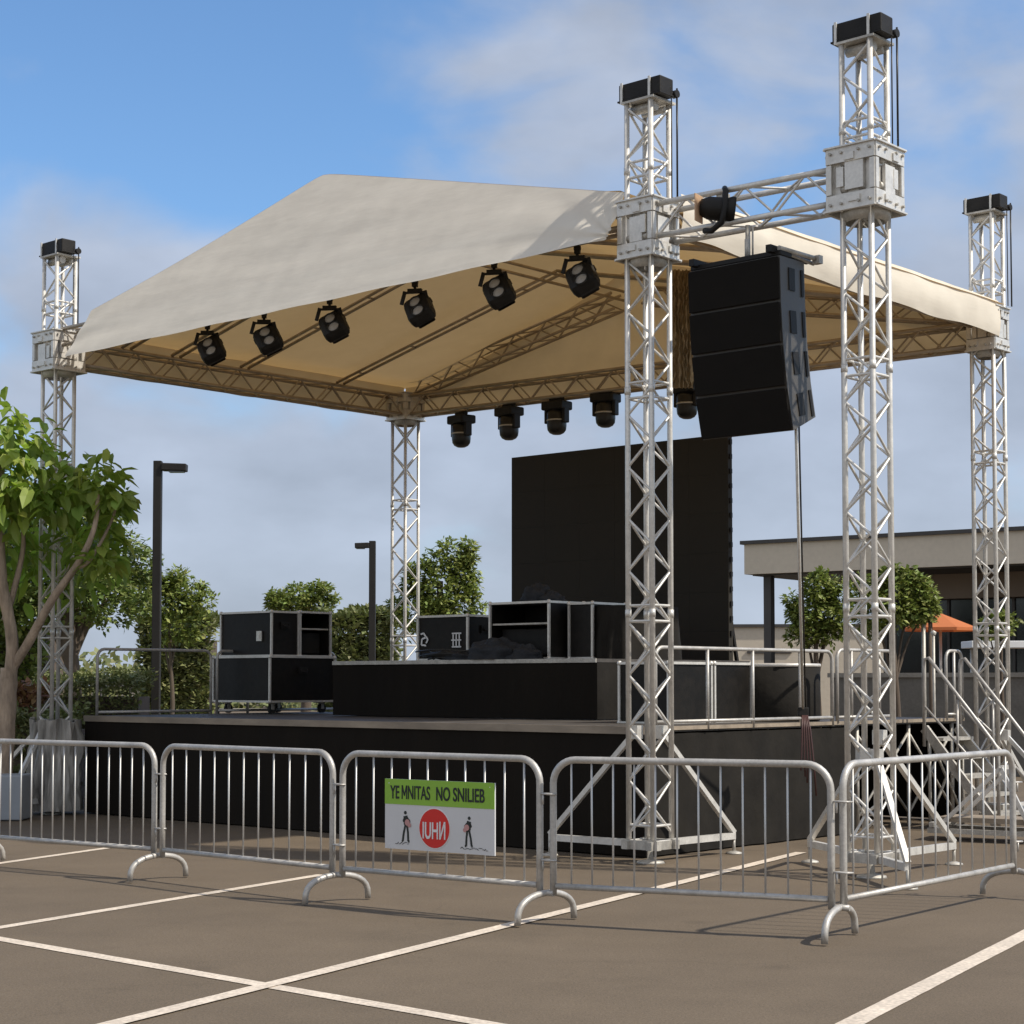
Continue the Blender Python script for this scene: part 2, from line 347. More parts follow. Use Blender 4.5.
# ------------------------------------------------------------------ towers
def zig(mb, a0, a1, b0, b1, n, r, seg=6):
    """zigzag between chord a (a0->a1) and chord b (b0->b1)"""
    a0, a1, b0, b1 = map(Vector, (a0, a1, b0, b1)); prev = a0
    for i in range(1, n+1):
        t = i/n; p = (b0+(b1-b0)*t) if i % 2 else (a0+(a1-a0)*t)
        mb.tube(prev, p, r, seg, cap=False); prev = p
HS = .135
def tower(label, x, y, H, cz, sb, sh, arms, base=.22, beams=(), rz=TH, chain=True, head=True):
    t = thing('truss_tower', label, 'truss tower', (x, y, 0), rz, 'aluminium towers carrying the stage roof and speakers')
    cor = [(-HS, -HS), (HS, -HS), (HS, HS), (-HS, HS)]
    for a, b in cor:
        m = MB().tube((a, b, base), (a, b, H-.1), .025, 12)
        for k in range(1, int(H/2)+1):                                   # spigot joints of the 2 m sections
            m.tube((a, b, base+2*k-.035), (a, b, base+2*k+.035), .0285, 12)
        m.build('chord', 'alu', t)
    n = int((H-.3-base)/.225)
    for k in range(4):
        (a, b), (c, d) = cor[k], cor[(k+1) % 4]
        if k % 2: (a, b), (c, d) = (c, d), (a, b)
        m = MB(); zig(m, (a, b, base+.05), (a, b, H-.15), (c, d, base+.05), (c, d, H-.15), n, .0122)
        for z in [base+.05]+[base+2*q for q in range(1, int(H/2)+1) if base+2*q < H-.3]:
            m.tube((a, b, z-.07), (c, d, z-.07), .013, 6, cap=False); m.tube((a, b, z+.07), (c, d, z+.07), .013, 6, cap=False)
        m.build('lacing', 'alu', t)
    # head with chain rollers
    if head:
        hd = MB().box((.01, -.04, H), (.47, .20, .155), bev=.012).box((.01, -.04, H-.08), (.49, .22, .016), bev=.004).build('head_block', 'black', t)
        for sx in (-.185, .13):
            MB().box((sx, -.148, H-.01), (.024, .012, .19)).build('strap_plate', 'alu', hd)
        MB().box((.01, 0, H-.108), (.36, .34, .02)).tube((-.13, -.05, H-.16), (.13, -.05, H-.16), .045, 12).tube((-.13, .1, H-.16), (.13, .1, H-.16), .03, 10).build('pulley_shaft', 'alu_dull', hd)
        MB().tube((.22, .09, H-.05), (.27, .09, H-.05), .036, 14).build('pulley', 'black', hd)
    if chain:
        m = MB().tube((.245, .03, cz+sh/2), (.245, .03, H), .006, 6).tube((.262, .09, cz+sh/2), (.262, .09, H), .009, 6)
        m.build('lifting_chain', 'black_gloss', t)
    # sleeve block
    sl_ = thing_part('sleeve_block', t)
    hb = sb/2
    for k in range(4):
        rot = Matrix.Rotation(k*math.pi/2, 3, 'Z'); m = MB(); p = MB(); bl = MB()
        def B(c, d): m.box(rot@Vector(c), d, mtx=rot)
        B((0, -hb, cz+sh/2-.07), (sb-.012, .012, .14)); B((0, -hb, cz-sh/2+.07), (sb-.012, .012, .14))
        B((0, -hb-.012, cz+sh/2-.008), (sb+.01, .03, .014)); B((0, -hb-.012, cz-sh/2+.008), (sb+.01, .03, .014))
        B((0, -hb+.05, cz), (sb*.86, .01, sh*.86))
        rn = random.Random(int(cz*1000)+k*7+int(x*100))
        B((-hb+.03, -hb+.004, cz), (.045, .018, sh-.3)); B((hb-.03, -hb+.004, cz), (.045, .018, sh-.3))
        B((rn.uniform(-.05, .05), -hb+.02, cz+rn.uniform(-.02, .02)), (sb*rn.uniform(.3, .45), .03, sh*.42))
        B((rn.choice((-1, 1))*sb*.22, -hb+.012, cz+rn.uniform(-.06, .06)), (sb*.14, .022, sh*.3))
        B((rn.uniform(-.08, .08), -hb-.012, cz+sh/2-.10), (sb*.2, .016, .06)); B((rn.uniform(-.08, .08), -hb-.012, cz-sh/2+.09), (sb*.24, .016, .05))
        for ax in (-hb+.05, -hb*.35, hb*.35, hb-.05):
            for az in (cz+sh/2-.06, cz-sh/2+.06):
                c = rot@Vector((ax, -hb-.004, az)); d = rot@Vector((ax, -hb-.03, az)); bl.tube(c, d, .013, 6)
        for ax in (-.08, .09):
            c = rot@Vector((ax-.03, -hb+.05, cz-.08)); d = rot@Vector((ax+.03, -hb+.05, cz-.08)); p.tube(c, d, .035, 10)
            c = rot@Vector((ax-.03, -hb+.05, cz+.14)); d = rot@Vector((ax+.03, -hb+.05, cz+.14)); p.tube(c, d, .035, 10)
        m.build('side_plate', 'alu', sl_); bl.build('bolt_pattern', 'alu_dull', sl_); p.build('roller', 'alu_dull', sl_)
    # base
    m = MB()
    for k in (-1, 1):
        m.box((0, k*HS, base-.05), (.40, .06, .08)); m.box((k*HS, 0, base-.052), (.06, .40, .076))
    m.tube((0, 0, .02), (0, 0, base), .022, 8); m.build('base_frame', 'alu_dull', t)
    MB().lathe([(0, 0), (.13, 0), (.12, .02), (.03, .035), (.024, .12), (0, .12)], (0, 0, 0), 16).build('screw_jack', 'alu_dull', t)
    for ax, ay, hz in arms:
        e = Vector((ax, ay, .17)); d = Vector((ax, ay, 0)).normalized(); st = d*.16
        m = MB().bar((st.x, st.y, .17), e, .05, .06); ft = MB()
        m.bar((st.x, st.y, hz), e+Vector((0, 0, .03)), .045, .045)
        m.box((st.x*.95, st.y*.95, hz), (.09, .09, .12), rz=math.atan2(ay, ax))
        o = m.build('outrigger', 'alu', t)
        ft.tube(e+Vector((0, 0, -.02)), (ax, ay, .02), .016, 8).lathe([(0, 0), (.08, 0), (.075, .015), (.02, .03), (0, .03)], (ax, ay, .001), 14)
        ft.build('foot', 'alu_dull', o)
    return t
def thing_part(name, parent):
    # a real core mesh that carries the sub-parts
    z = {'sleeve_block': None}
    m = MB()
    global _cz, _sb, _sh
    hb = _sb/2-.05
    for a in (-1, 1):
        for b in (-1, 1): m.box((a*(hb+.02), b*(hb+.02), _cz), (.035, .035, _sh-.03))
    # tapered skirt below
    m.lathe([(hb*1.15, _cz-_sh/2+.01), (hb*1.15, _cz-_sh/2-.03), (hb*.95, _cz-_sh/2-.07), (hb*.9, _cz-_sh/2-.07)], (0, 0, 0), 16)
    return m.build(name, 'alu_dull', parent)
def mk(label, p, H, cz, sb, sh, arms, **k):
    global _cz, _sb, _sh
    _cz, _sb, _sh = cz, sb, sh
    return tower(label, p[0], p[1], H, cz, sb, sh, arms, **k)
PF = S(0, 0)
PL = at_z(56, 600, 22.3)
PR = at_z(991, 600, 21.1)
PB = at_z(405, 600, 26.7)
PP = at_z(869, 600, 15.05)
def loc(p, q):   # world ground offset -> stage-frame offset
    d = Vector((q.x-p.x, q.y-p.y)); return (d.x*cs+d.y*sn, -d.x*sn+d.y*cs)
mk('front centre truss tower with two braced outriggers, in front of the stage corner', PF, 6.95, 5.67, .40, .54, [(-1.13, -.05, 1.16), (.05, 1.22, 1.16)])
mk('leftmost truss tower rising out of the big-leaved tree', PL, 6.97, 5.67, .46, .50, [(-.9, -.5, 1.1), (.1, -.7, 1.1)])
mk('rightmost truss tower beside the access stairs, holding the right rear roof corner', PR, 7.2, 5.72, .36, .52, [(.9, .1, 1.0), (.1, .9, 1.0)])
mk('rear truss tower behind the dark riser, holding the far roof corner', PB, 5.84, 5.66, .40, .40, [(-.7, .5, 1.0)], chain=False, head=False)
g1 = loc(PP, at_z(808, 600, 16.3)); g2 = loc(PP, at_z(951, 600, 16.1)); g3 = loc(PP, at_z(905, 600, 14.2))
mk('tallest-looking truss tower in front, standing outside the roof and carrying the speaker beam', PP, 7.07, 5.79, .47, .55, [(*g1, 1.0), (*g2, 1.15), (*g3, 1.0)])
for v in (0,):   # cross bar on outer tower
    pass

# ------------------------------------------------------------------ box truss beams
def beam(mb_ch, mb_lc, a, b, s=.27, r=.024, rl=.011, pitch=.27):
    a = Vector(a); b = Vector(b); d = (b-a); L = d.length; d.normalize(); up = Vector((0, 0, 1)); x = d.cross(up).normalized(); y = x.cross(d)
    h = s/2; c = [(-h, -h), (h, -h), (h, h), (-h, h)]; P = [(a+x*p+y*q, b+x*p+y*q) for p, q in c]
    for p, q in P: mb_ch.tube(p, q, r, 10)
    n = max(2, int(L/pitch))
    for k in range(4):
        i, j = (k, (k+1) % 4) if k % 2 else ((k+1) % 4, k)
        zig(mb_lc, P[i][0], P[i][1], P[j][0], P[j][1], n, rl)
def lerp(a, b, t): return a+(b-a)*t
EH = 5.67
roof = thing('roof_frame', 'aluminium roof truss ring with sloping rafters under the cream canopy', 'roof truss', (PF.x, PF.y, EH-.16))
def beam_part(name, a, b, s=.27, trim=.22, parent=None, m='alu', off=None, r=.024):
    a = Vector(a); b = Vector(b); d = (b-a).normalized(); a = a+d*trim; b = b-d*trim
    o = off if off is not None else Vector((PF.x, PF.y, EH-.16))
    c = MB(); l = MB(); beam(c, l, a-o, b-o, s, r); ob = c.build(name, m, parent); l.build('lacing', m, ob); return ob
def wz(p, h): return Vector((p.x, p.y, h))
for p, q, h1, h2 in ((PF, PL, 5.83, 5.83), (PL, PB, EH, EH), (PB, PR, EH, EH), (PR, PF, 5.85, 5.85)): beam_part('eave_truss', wz(p, h1), wz(q, h2), s=.20 if h1 > EH else .27, parent=roof, m='alu_roof_shade')
AP = 6.92
MFr = lerp(PF, PL, .553); MBk = lerp(PR, PB, .553)
def Wp(a, b, h):   # bilinear over the roof plan; a: right->left, b: front->back
    p = lerp(lerp(PF, PL, a), lerp(PR, PB, a), b); return Vector((p.x, p.y, h))
for p, q, k in ((PB, MBk, 1), (PR, MBk, 1)):
    beam_part('gable_rafter', wz(p, EH+.22), wz(q, AP-.12), .22, .25, roof, 'alu_roof_shade', r=.02)
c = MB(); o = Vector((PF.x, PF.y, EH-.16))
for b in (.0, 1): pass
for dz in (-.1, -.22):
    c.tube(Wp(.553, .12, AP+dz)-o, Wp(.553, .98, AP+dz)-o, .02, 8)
c.build('ridge_tube', 'alu_roof_shade', roof)
for b in (.14, .27, .46, .75):
    for (a0, a1) in ((.985, .553), (.015, .553)):
        c = MB()
        e0 = Wp(a0, b, 5.84); e1 = Wp(a1, b, AP-.05); e0b = Wp(a0, b+.022, 5.84); e1b = Wp(a1, b+.022, AP-.05)
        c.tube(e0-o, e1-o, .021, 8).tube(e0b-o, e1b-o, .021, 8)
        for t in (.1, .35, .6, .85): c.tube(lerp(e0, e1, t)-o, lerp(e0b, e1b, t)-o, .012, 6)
        c.build('rafter', 'alu_roof_shade', roof)

# canopy fabric
can = thing('roof_canopy', 'cream fabric canopy with a pointed front gable, stretched over the roof truss', 'canopy', (PF.x, PF.y, 5.5))
oc = Vector((PF.x, PF.y, 5.5))
EV = 6.0; APX = 7.30; AK = .553
def prof(a):
    d = (AK-a)/AK if a < AK else min(1, (a-AK)/(.955-AK)); d = math.sqrt(d*d+.0005)+(.05*math.sin(math.pi*min(1, d)) if a > AK else 0); return EV+(APX-EV)*(1-min(1, d))
NA = 64
def outp(a, b, ofs_s, ofs_v):   # offset outwards in the stage frame
    p = Wp(a, b, 0); return p+Vector((cs*ofs_s-sn*ofs_v, sn*ofs_s+cs*ofs_v, 0))
def LE(h): return -.36+.92*(h-5.57)/1.55
def front(i, j):
    a = lerp(.022, .92, i); top = prof(a); bot = 5.565-.10*a*a+.006*math.sin(i*40)-.02*math.sin(i*math.pi)
    h = lerp(bot, top, j); lean = LE(h)
    p = outp(a, 0, 0, lean)
    tens = .010*nzv(a*3+h*.8, h*2.6, 3)+.0035*nzv(a*7-h*2, h*7, 8)
    if j < .04: tens *= .4
    # pull folds radiating from the left lower corner
    da = (a-.975)*9.1; ang = math.atan2(h-5.6, -da+.05); rr = math.hypot(da, h-5.6)
    tens += .022*math.sin(ang*13)*math.exp(-rr*1.3)
    da = (a-.022)*9.1; ang = math.atan2(h-5.6, da+.05); rr = math.hypot(da, h-5.6)
    tens += .016*math.sin(ang*15)*math.exp(-rr*1.2); tens *= 1-j**5
    v = Vector((-sn, cs, 0))*(-1)
    return Vector((p.x, p.y, h))+v*tens*(-1)-oc
MB().grid(front, 220, 36).build('front_gable', 'canvas', can)
def roofs(i, j):
    a = lerp(.0, 1.0, i); b = lerp(0, 1.0, j)
    sag = -.035*abs(math.sin(b*math.pi*4))*math.sin(min(1, abs(2*a-1))*math.pi)
    lean = .09 if j == 0 else 0
    p = outp(a, b, .19*(1-2*a) if (a < .02 or a > .98) else 0, (-.02*(1-b)) + .12*b)
    return Vector((p.x, p.y, prof(a)+sag+.004+.015*nzv(a*8, b*6)))-oc
def roofs2(i, j):
    a = lerp(-.002, 1.006, i); b = lerp(0, 1.012, j); s_ = .19*(1 if a < .5 else -1)*max(0, (abs(1-2*a)-.9)/.1); v_ = lerp(.06 if abs(2*a-1) < .97 else -.19, .19, b)
    lean = LE(prof(a))*(1-b)+.19*b
    sag = -.04*abs(math.sin(b*math.pi*4))*math.sin(min(1, abs(2*a-1))*math.pi)
    p = outp(a, b, s_, lean)
    return Vector((p.x, p.y, prof(a)+sag+.002+.015*nzv(a*8, b*6)*math.sin(b*math.pi)))-oc
rsm = MB().grid(roofs2, 80, 60)
def keep(k):
    i, j = (k % 80)/80, (k//80)/60
    return not ((i < .03 and (j < .05 or j > .95)) or (i > .905 and j < .06))
rsm.f = [f for k, f in enumerate(rsm.f) if keep(k)]; rsm.sm = [True]*len(rsm.f)
rsm.build('roof_slope', 'canvas', can)
def side(a, s_, lo):
    def f(i, j):
        b = lerp(.035, .985 if s_ > 0 else 1.028, i); bot = lo+.015*math.sin(i*23); top = EV+.025+.02*math.sin(b*math.pi)
        h = lerp(bot, top, j); p = outp(a, b, s_+.03*math.sin(j*math.pi)*(1 if s_ > 0 else -1)+.02*nzv(b*14, h*3), 0)
        return Vector((p.x, p.y, h))-oc
    return f
MB().grid(side(0, .19, 5.63), 110, 12).build('side_valance', 'canvas', can)
MB().grid(side(1, -.19, 5.53), 110, 12).build('side_valance', 'canvas', can)
def rearg(i, j):
    a = lerp(.02, 1.02, i); h = lerp(5.55, prof(min(1, a)), j); p = outp(a, 1, 0, .19+.02*nzv(a*15, h*3)); return Vector((p.x, p.y, h))-oc
MB().grid(rearg, 110, 16).build('rear_gable', 'canvas', can)

# speaker beam between the two front towers
sbm = thing('speaker_beam', 'short bare truss beam joining the two front towers above the speakers', 'truss beam', wz(PF, 5.58))
beam_part('beam_truss', wz(PF, 5.72), wz(PP, 5.76), .29, .19, sbm, off=Vector((PF.x, PF.y, 5.58)), r=.026)

# gathered net hanging beside the front tower
def netf(i, j):
    p = at_z(lerp(672, 693, i), 300, 18.4+.035*math.sin(i*34+3*nzv(i*3, j*4))); h = lerp(at_z(680, 388, 18.4).z, at_z(680, 270, 18.4).z, j)
    return Vector((p.x+.02*nzv(i*8, j*20), p.y+.03*nzv(i*5, j*25, 4), h))
nb = at_z(682, 270, 18.4)
m = MB().grid(lambda i, j: netf(i, j)-nb, 60, 60).build('gathered_net', 'net', None, nb)
tag(m, 'brown net bunched up and hanging from the roof beside the front centre tower', 'net')

# ------------------------------------------------------------------ stage
stage = thing('stage', 'low black-skirted stage platform with a plywood deck edge', 'stage', PF, TH)
SL, SR, SF, SB_ = -8.93, -.30, .30, 6.35
DH = 1.20
MB().box(((SL+SR)/2, (SF+SB_)/2, DH-.03), (SR-SL, SB_-SF, .05)).build('deck', 'deck', stage)
e = MB().box(((SL+SR)/2, SF-.012, DH-.035), (SR-SL+.04, .03, .07)).box((SR+.012, (SF+SB_)/2+.02, DH-.02), (.03, SB_-SF, .036)).box((SL-.012, (SF+SB_)/2+.02, DH-.035), (.03, SB_-SF, .07))
e.build('deck_edge', 'wood', stage)
#MB().box(((SL+SR)/2-1.6, SF-.032, DH-.028), (SR-SL-3.4, .012, .035)).build('edge_trim', 'alu_dull', stage)
def sk(s0, s1, v0, v1, ph, amp=.018):
    def f(i, j):
        s = lerp(s0, s1, i); v = lerp(v0, v1, i); h = lerp(.015, DH-.07, j); L = math.hypot(s1-s0, v1-v0)*i
        d = amp*(nzv(L*2.2+ph, h*.7)+.6*nzv(L*6+ph, h*.8, 3))*(1.15-j*.7)
        nx, ny = (v1-v0), -(s1-s0); q = math.hypot(nx, ny); return Vector((s+nx/q*d, v+ny/q*d, h))
    return f
MB().grid(sk(SL-.02, SR+.03, SF-.004, SF-.004, 0), 240, 10).build('skirt_front', 'skirt', stage)
MB().grid(sk(SR, SR, SF, 4.0, 7, .03), 120, 10).build('skirt_side', 'drape', stage)
MB().grid(sk(SL, SL, SF, SB_, 11), 80, 8).build('skirt_side', 'skirt', stage)
MB().grid(sk(SL, SR, SB_, SB_, 20), 80, 8).build('skirt_rear', 'skirt', stage)
MB().grid(sk(-3.2, -3.2, SF+.1, SB_-.1, 30), 60, 8).build('inner_drape', 'skirt', stage)
for v in (4.1, 5.2, 6.2):
    for s in (SR-.05, SR-1.2):
        MB().tube((s, v, .02), (s, v, DH-.06), .024, 8).build('deck_leg', 'alu_dull', stage)
m = MB()
for v0, v1 in ((4.1, 5.2), (5.2, 6.2)):
    m.tube((SR-.05, v0, .15), (SR-.05, v1, 1.05), .016, 6).tube((SR-.05, v0, 1.05), (SR-.05, v1, .15), .016, 6)
m.build('cross_brace', 'alu_dull', stage)

# riser
rs_ = thing('riser', 'long black-draped riser standing on the stage deck', 'platform', S(0, 0, DH), TH)
r0, r1, rv0, rv1, rh = -6.68, -2.53, 2.35, 5.3, .665
MB().box(((r0+r1)/2, (rv0+rv1)/2, rh-.02), (r1-r0, rv1-rv0, .04)).build('riser_top', 'deck', rs_)
MB().box(((r0+r1)/2, rv0-.01, rh-.02), (r1-r0+.03, .02, .045)).build('edge_trim', 'alu_dull', rs_)
def rsk(s0, s1, v0, v1, ph, amp):
    f0 = sk(s0, s1, v0, v1, ph, amp)
    def f(i, j):
        p = f0(i, j); p.z = lerp(.005, rh-.045, j); return p
    return f
MB().grid(rsk(r0-.015, r1+.025, rv0-.004, rv0-.004, 3, .01), 120, 8).build('riser_skirt', 'skirt', rs_)
MB().grid(rsk(r1, r1, rv0, rv1, 5, .04), 60, 10).build('riser_skirt', 'drape', rs_)
MB().grid(rsk(r0, r0, rv0, rv1, 6, .01), 40, 8).build('riser_skirt', 'skirt', rs_)

# LED wall
sA = -6.80; sB = -3.17; vS = 5.82
scn = thing('screen_wall', 'big blank black video wall at the back of the stage', 'screen', S((sA+sB)/2, vS, DH), TH)
Wd = sB-sA; cols, rows_ = 6, 6; z0, z1 = .55, 3.52
m = MB(); g = MB()
for i in range(cols):
    for j in range(rows_):
        m.box((-Wd/2+Wd*(i+.5)/cols, 0, lerp(z0, z1, (j+.5)/rows_)), (Wd/cols-.0012, .09, (z1-z0)/rows_-.0012))
m.build('panels', 'screen', scn)
m = MB()
for s in (-1.5, -.5, .5, 1.5):
    m.box((s, .12, z1/2), (.05, .05, z1)); m.bar((s, .14, 2.4), (s, .75, .03), .04); m.box((s, .44, .03), (.05, .7, .05))
m.build('support_frame', 'black', scn)
m = MB()
for k in range(16): m.box((Wd/2+.012, .0, z0+.1+k*.185), (.02, .04, .06))
m.build('side_connector', 'black', scn)

# ------------------------------------------------------------------ flight cases
def case(label, s, v, h, wd, dp, hh, casters=False, split=None, hasopen=False, latches=(), group='flight cases on the stage', marks=False, side_latch=True, rz=0):
    """near corner at (s, v); extends to -s (front face) and +v (side face)"""
    c0 = h; t = thing('flight_case', label, 'flight case', S(s-wd/2, v+dp/2, h), TH+rz, group)
    zb = .16 if casters else 0; x0, x1, y0, y1 = -wd/2, wd/2, -dp/2, dp/2; b = .035
    if hasopen:
        m = MB().box((0, y1-.01, zb+hh/2), (wd-.02, .02, hh-.02)).box((x0+.01, 0, zb+hh/2), (.018, dp-.04, hh-.02)).box((x1-.01, 0, zb+hh/2), (.018, dp-.04, hh-.02))
        m.box((0, 0, zb+hh-.012), (wd-.04, dp-.04, .02)).box((0, 0, zb+.012), (wd-.04, dp-.04, .02))
        body = m.build('body', 'laminate', t)
        MB().box((0, -.02, zb+hh*.62), (wd-.05, dp-.08, .02)).build('shelf', 'alu_dull', body)
        MB().box((0, .06, zb+hh*.3), (wd-.09, dp-.2, hh*.48), bev=.01).build('rack_unit', 'black', body)
    else:
        body = MB().box((0, 0, zb+hh/2), (wd-.012, dp-.012, hh-.012)).build('body', 'laminate', t)
    m = MB(); q = .026
    for x in (x0, x1):
        for y in (y0, y1): m.box((x, y, zb+hh/2), (q, q, hh))
    for z in (zb, zb+hh):
        for x in (x0, x1): m.box((x, 0, z), (q*.96, dp-q, q))
        for y in (y0, y1): m.box((0, y, z), (wd-q, q*.96, q))
    if split:
        z = zb+hh*split
        for dz in (0,): 
            m.box((0, y0, z+dz), (wd-q, q*.9, .02)); m.box((x1, 0, z+dz), (q*.9, dp-q, .02))
    m.build('edge_profile', 'alu', t)
    m = MB()
    for x in (x0, x1):
        for y in (y0, y1):
            for z in (zb, zb+hh): m.lathe([(0, -.026), (.018, -.022), (.027, 0), (.018, .022), (0, .026)], (x, y, z), 8)
    m.build('ball_corner', 'alu', t)
    for lx in latches:
        l = MB().box((lx, y0-.012, zb+hh*.45), (.10, .014, .13)); l.box((lx, y0-.022, zb+hh*.45), (.05, .012, .07)); l = l.build('latch', 'alu', t)
    if side_latch:
        MB().box((x1+.012, 0, zb+hh*.7), (.012, .16, .09)).pipe([(x1+.02, -.055, zb+hh*.72), (x1+.035, -.05, zb+hh*.67), (x1+.035, .05, zb+hh*.67), (x1+.02, .055, zb+hh*.72)], .008, 6).build('handle', 'black', t)
    if casters:
        for x in (x0+.13, x1-.13):
            for y in (y0+.13, y1-.13):
                cst = MB().box((x, y, zb-.022), (.09, .09, .012)).box((x-.03, y+.01, zb-.065), (.006, .05, .08)).box((x+.03, y+.01, zb-.065), (.006, .05, .08)).build('caster', 'alu_dull', t)
                MB().tube((x-.022, y+.02, .062), (x+.022, y+.02, .062), .06, 18).build('wheel', 'rubber', cst)
    return t
big = case('long low flight case on black casters at the left of the deck', -8.06, 2.5, DH, 1.14, 1.13, .58, casters=True)
TZ = DH+.16+.58+.015
case('black flight case with one butterfly latch, left one on top of the long wheeled case', -8.09, 2.55, TZ, 1.02, .46, .57, latches=(.28,))
case('open-fronted flight case with a shelf, right one on top of the long wheeled case', -8.55+.27, 3.31-.42, TZ, .54, .88, .58, hasopen=True, rz=math.pi/2, side_latch=False)
RZ = DH+rh+.015
c1 = case('pale-edged flight case with white letters on its front, leftmost on the riser', -4.80, 2.75, RZ, .82, .62, .52, latches=())
m = MB()    # stencil letters
def stroke(mb, pts, y, wd=.016):
    for (x, z), (x2, z2) in zip(pts, pts[1:]): mb.bar((x, y, z), (x2, y, z2), .006, wd, up=(0, 0, 1) if abs(x2-x) > abs(z2-z) else (1, 0, 0))
yy = -.316
stroke(m, [(-.37+.10, .17), (-.37+.02, .18), (-.37+.03, .25), (-.37+.10, .27), (-.37+.06, .32), (-.37+.01, .31)], yy, .02)
stroke(m, [(-.37+.10, .2), (-.37+.13, .24), (-.37+.1, .28)], yy, .02)
for dx in (.0, .05, .1): stroke(m, [(.18+dx, .15), (.18+dx, .31)], yy, .016)
stroke(m, [(.16, .31), (.31, .31)], yy, .016); stroke(m, [(.15, .23), (.31, .23)], yy, .014); stroke(m, [(.16, .15), (.31, .15)], yy, .016)
m.build('stencilled_mark', 'white', c1)
case('open black rack case with a middle shelf, under the dark cloth bundle', -3.45, 2.65, RZ, .90, .62, .64, hasopen=True, side_latch=False)
case('tall black flight case with pale doubled edges, standing right of the open rack', -3.02, 2.9, RZ, .34, .6, .62, side_latch=False)
dr = thing('draped_case', 'dark sheet-draped box at the right end of the riser', 'covered case', S(-2.85, 3.5, RZ-.01), TH)
def drf(i, j):
    a = i*2*math.pi; k = 4; ca, sa = math.cos(a), math.sin(a); r = 1/(abs(ca)**k+abs(sa)**k)**(1/k)
    w_ = 1+(1-j)*.10+(1-j)*.05*math.sin(a*13)+.03*nzv(ca*4, sa*4, j*3)
    return Vector((ca*r*.28*w_, sa*r*.55*w_, .60*j))
MB().grid(drf, 120, 16).add([drf(i/24, 1) for i in range(24)], [tuple(range(24))]).build('sheet', 'drape', dr)
# cloth bundle
def lump(mb, c, d, seed, n=26):
    def f(i, j):
        a = i*2*math.pi; b = j*math.pi/2; v = Vector((math.cos(a)*math.cos(b), math.sin(a)*math.cos(b), math.sin(b)))
        k = 1+.35*nzv(v.x*2.2+seed, v.y*2.2, v.z*2.2)+.14*nzv(v.x*6+seed, v.y*6, v.z*6)
        return Vector((c[0]+v.x*d[0]*k, c[1]+v.y*d[1]*k, c[2]+max(0, v.z*d[2]*k)))
    mb.grid(f, n, n//2)
p = S(-3.85, 2.95, RZ+.655)
tag(lump(MB(), (0, 0, 0), (.24, .16, .2), 3) or None, None) if False else None
m = MB(); lump(m, (-.05, 0, 0), (.20, .16, .20), 3); lump(m, (.16, .02, 0), (.18, .14, .12), 9)
tag(m.build('cloth_bundle', 'cloth_blue', None, p, TH), 'crumpled black cloth heap on top of the open rack case', 'cloth bundle')
m = MB(); lump(m, (0, 0, 0), (.42, .2, .22), 5, 40); lump(m, (-.5, -.02, 0), (.3, .15, .1), 6, 30); lump(m, (.45, .0, 0), (.25, .16, .16), 16, 30)
tag(m.build('cloth_heap', 'cloth_blue', None, S(-4.15, 2.50, RZ-.012), TH), 'dark blue-black tarpaulin heap on the riser edge in front of the open rack case', 'tarpaulin')
m = MB()
for k in range(7):
    pts = []; a0 = random.uniform(0, 6); rr = random.uniform(.12, .3)
    for q in range(40):
        a = a0+q*.22; pts.append((rr*1.8*math.cos(a)+.06*math.sin(a*2.3+k), rr*.5*math.sin(a), .02+.015*k+.01*math.sin(a*3)))
    m.pipe(pts, .009, 6)
tag(m.build('cable_coil', 'black_gloss', None, S(-4.85, 2.45, RZ-.012), TH), 'loose black cable loops on the riser beside the lettered case', 'cable')
# dome lid behind the lettered case
def dome(i, j):
    a = i*2*math.pi; b = j*math.pi/2; return Vector((.42*math.cos(a)*math.cos(b), .3*math.sin(a)*math.cos(b), .34*math.sin(b)))
m = MB().grid(dome, 28, 10); m.box((0, 0, -.22), (.86, .6, .44), bev=.02)
tag(m.build('domed_case', 'cab_side', None, S(-4.75, 3.95, RZ+.43), TH), 'dark domed trunk behind the lettered flight case', 'trunk')

# right-hand cases on the deck, behind the rail
case('black case with silver top strip, nearest the front centre tower behind the guard rail', -.95, 1.55, DH, .62, .72, .60, casters=False, side_latch=False, group='flight cases behind the right guard rail')
case('second black case with silver top strip, middle of the row behind the guard rail', -.95, 2.33, DH, .62, .66, .60, side_latch=False, group='flight cases behind the right guard rail')
d = thing('drum_case', 'round grey drum case with a pale rim, at the end of the case row', 'drum case', S(-.95, 3.5, DH), TH)
MB().lathe([(0, 0), (.44, 0), (.45, .02), (.45, .60), (0, .60)], (0, 0, 0), 40).build('shell', 'drape', d)
MB().lathe([(.45, .57), (.458, .575), (.458, .595), (.45, .605), (.3, .61), (0, .61)], (0, 0, 0), 40).build('rim', 'alu', d)

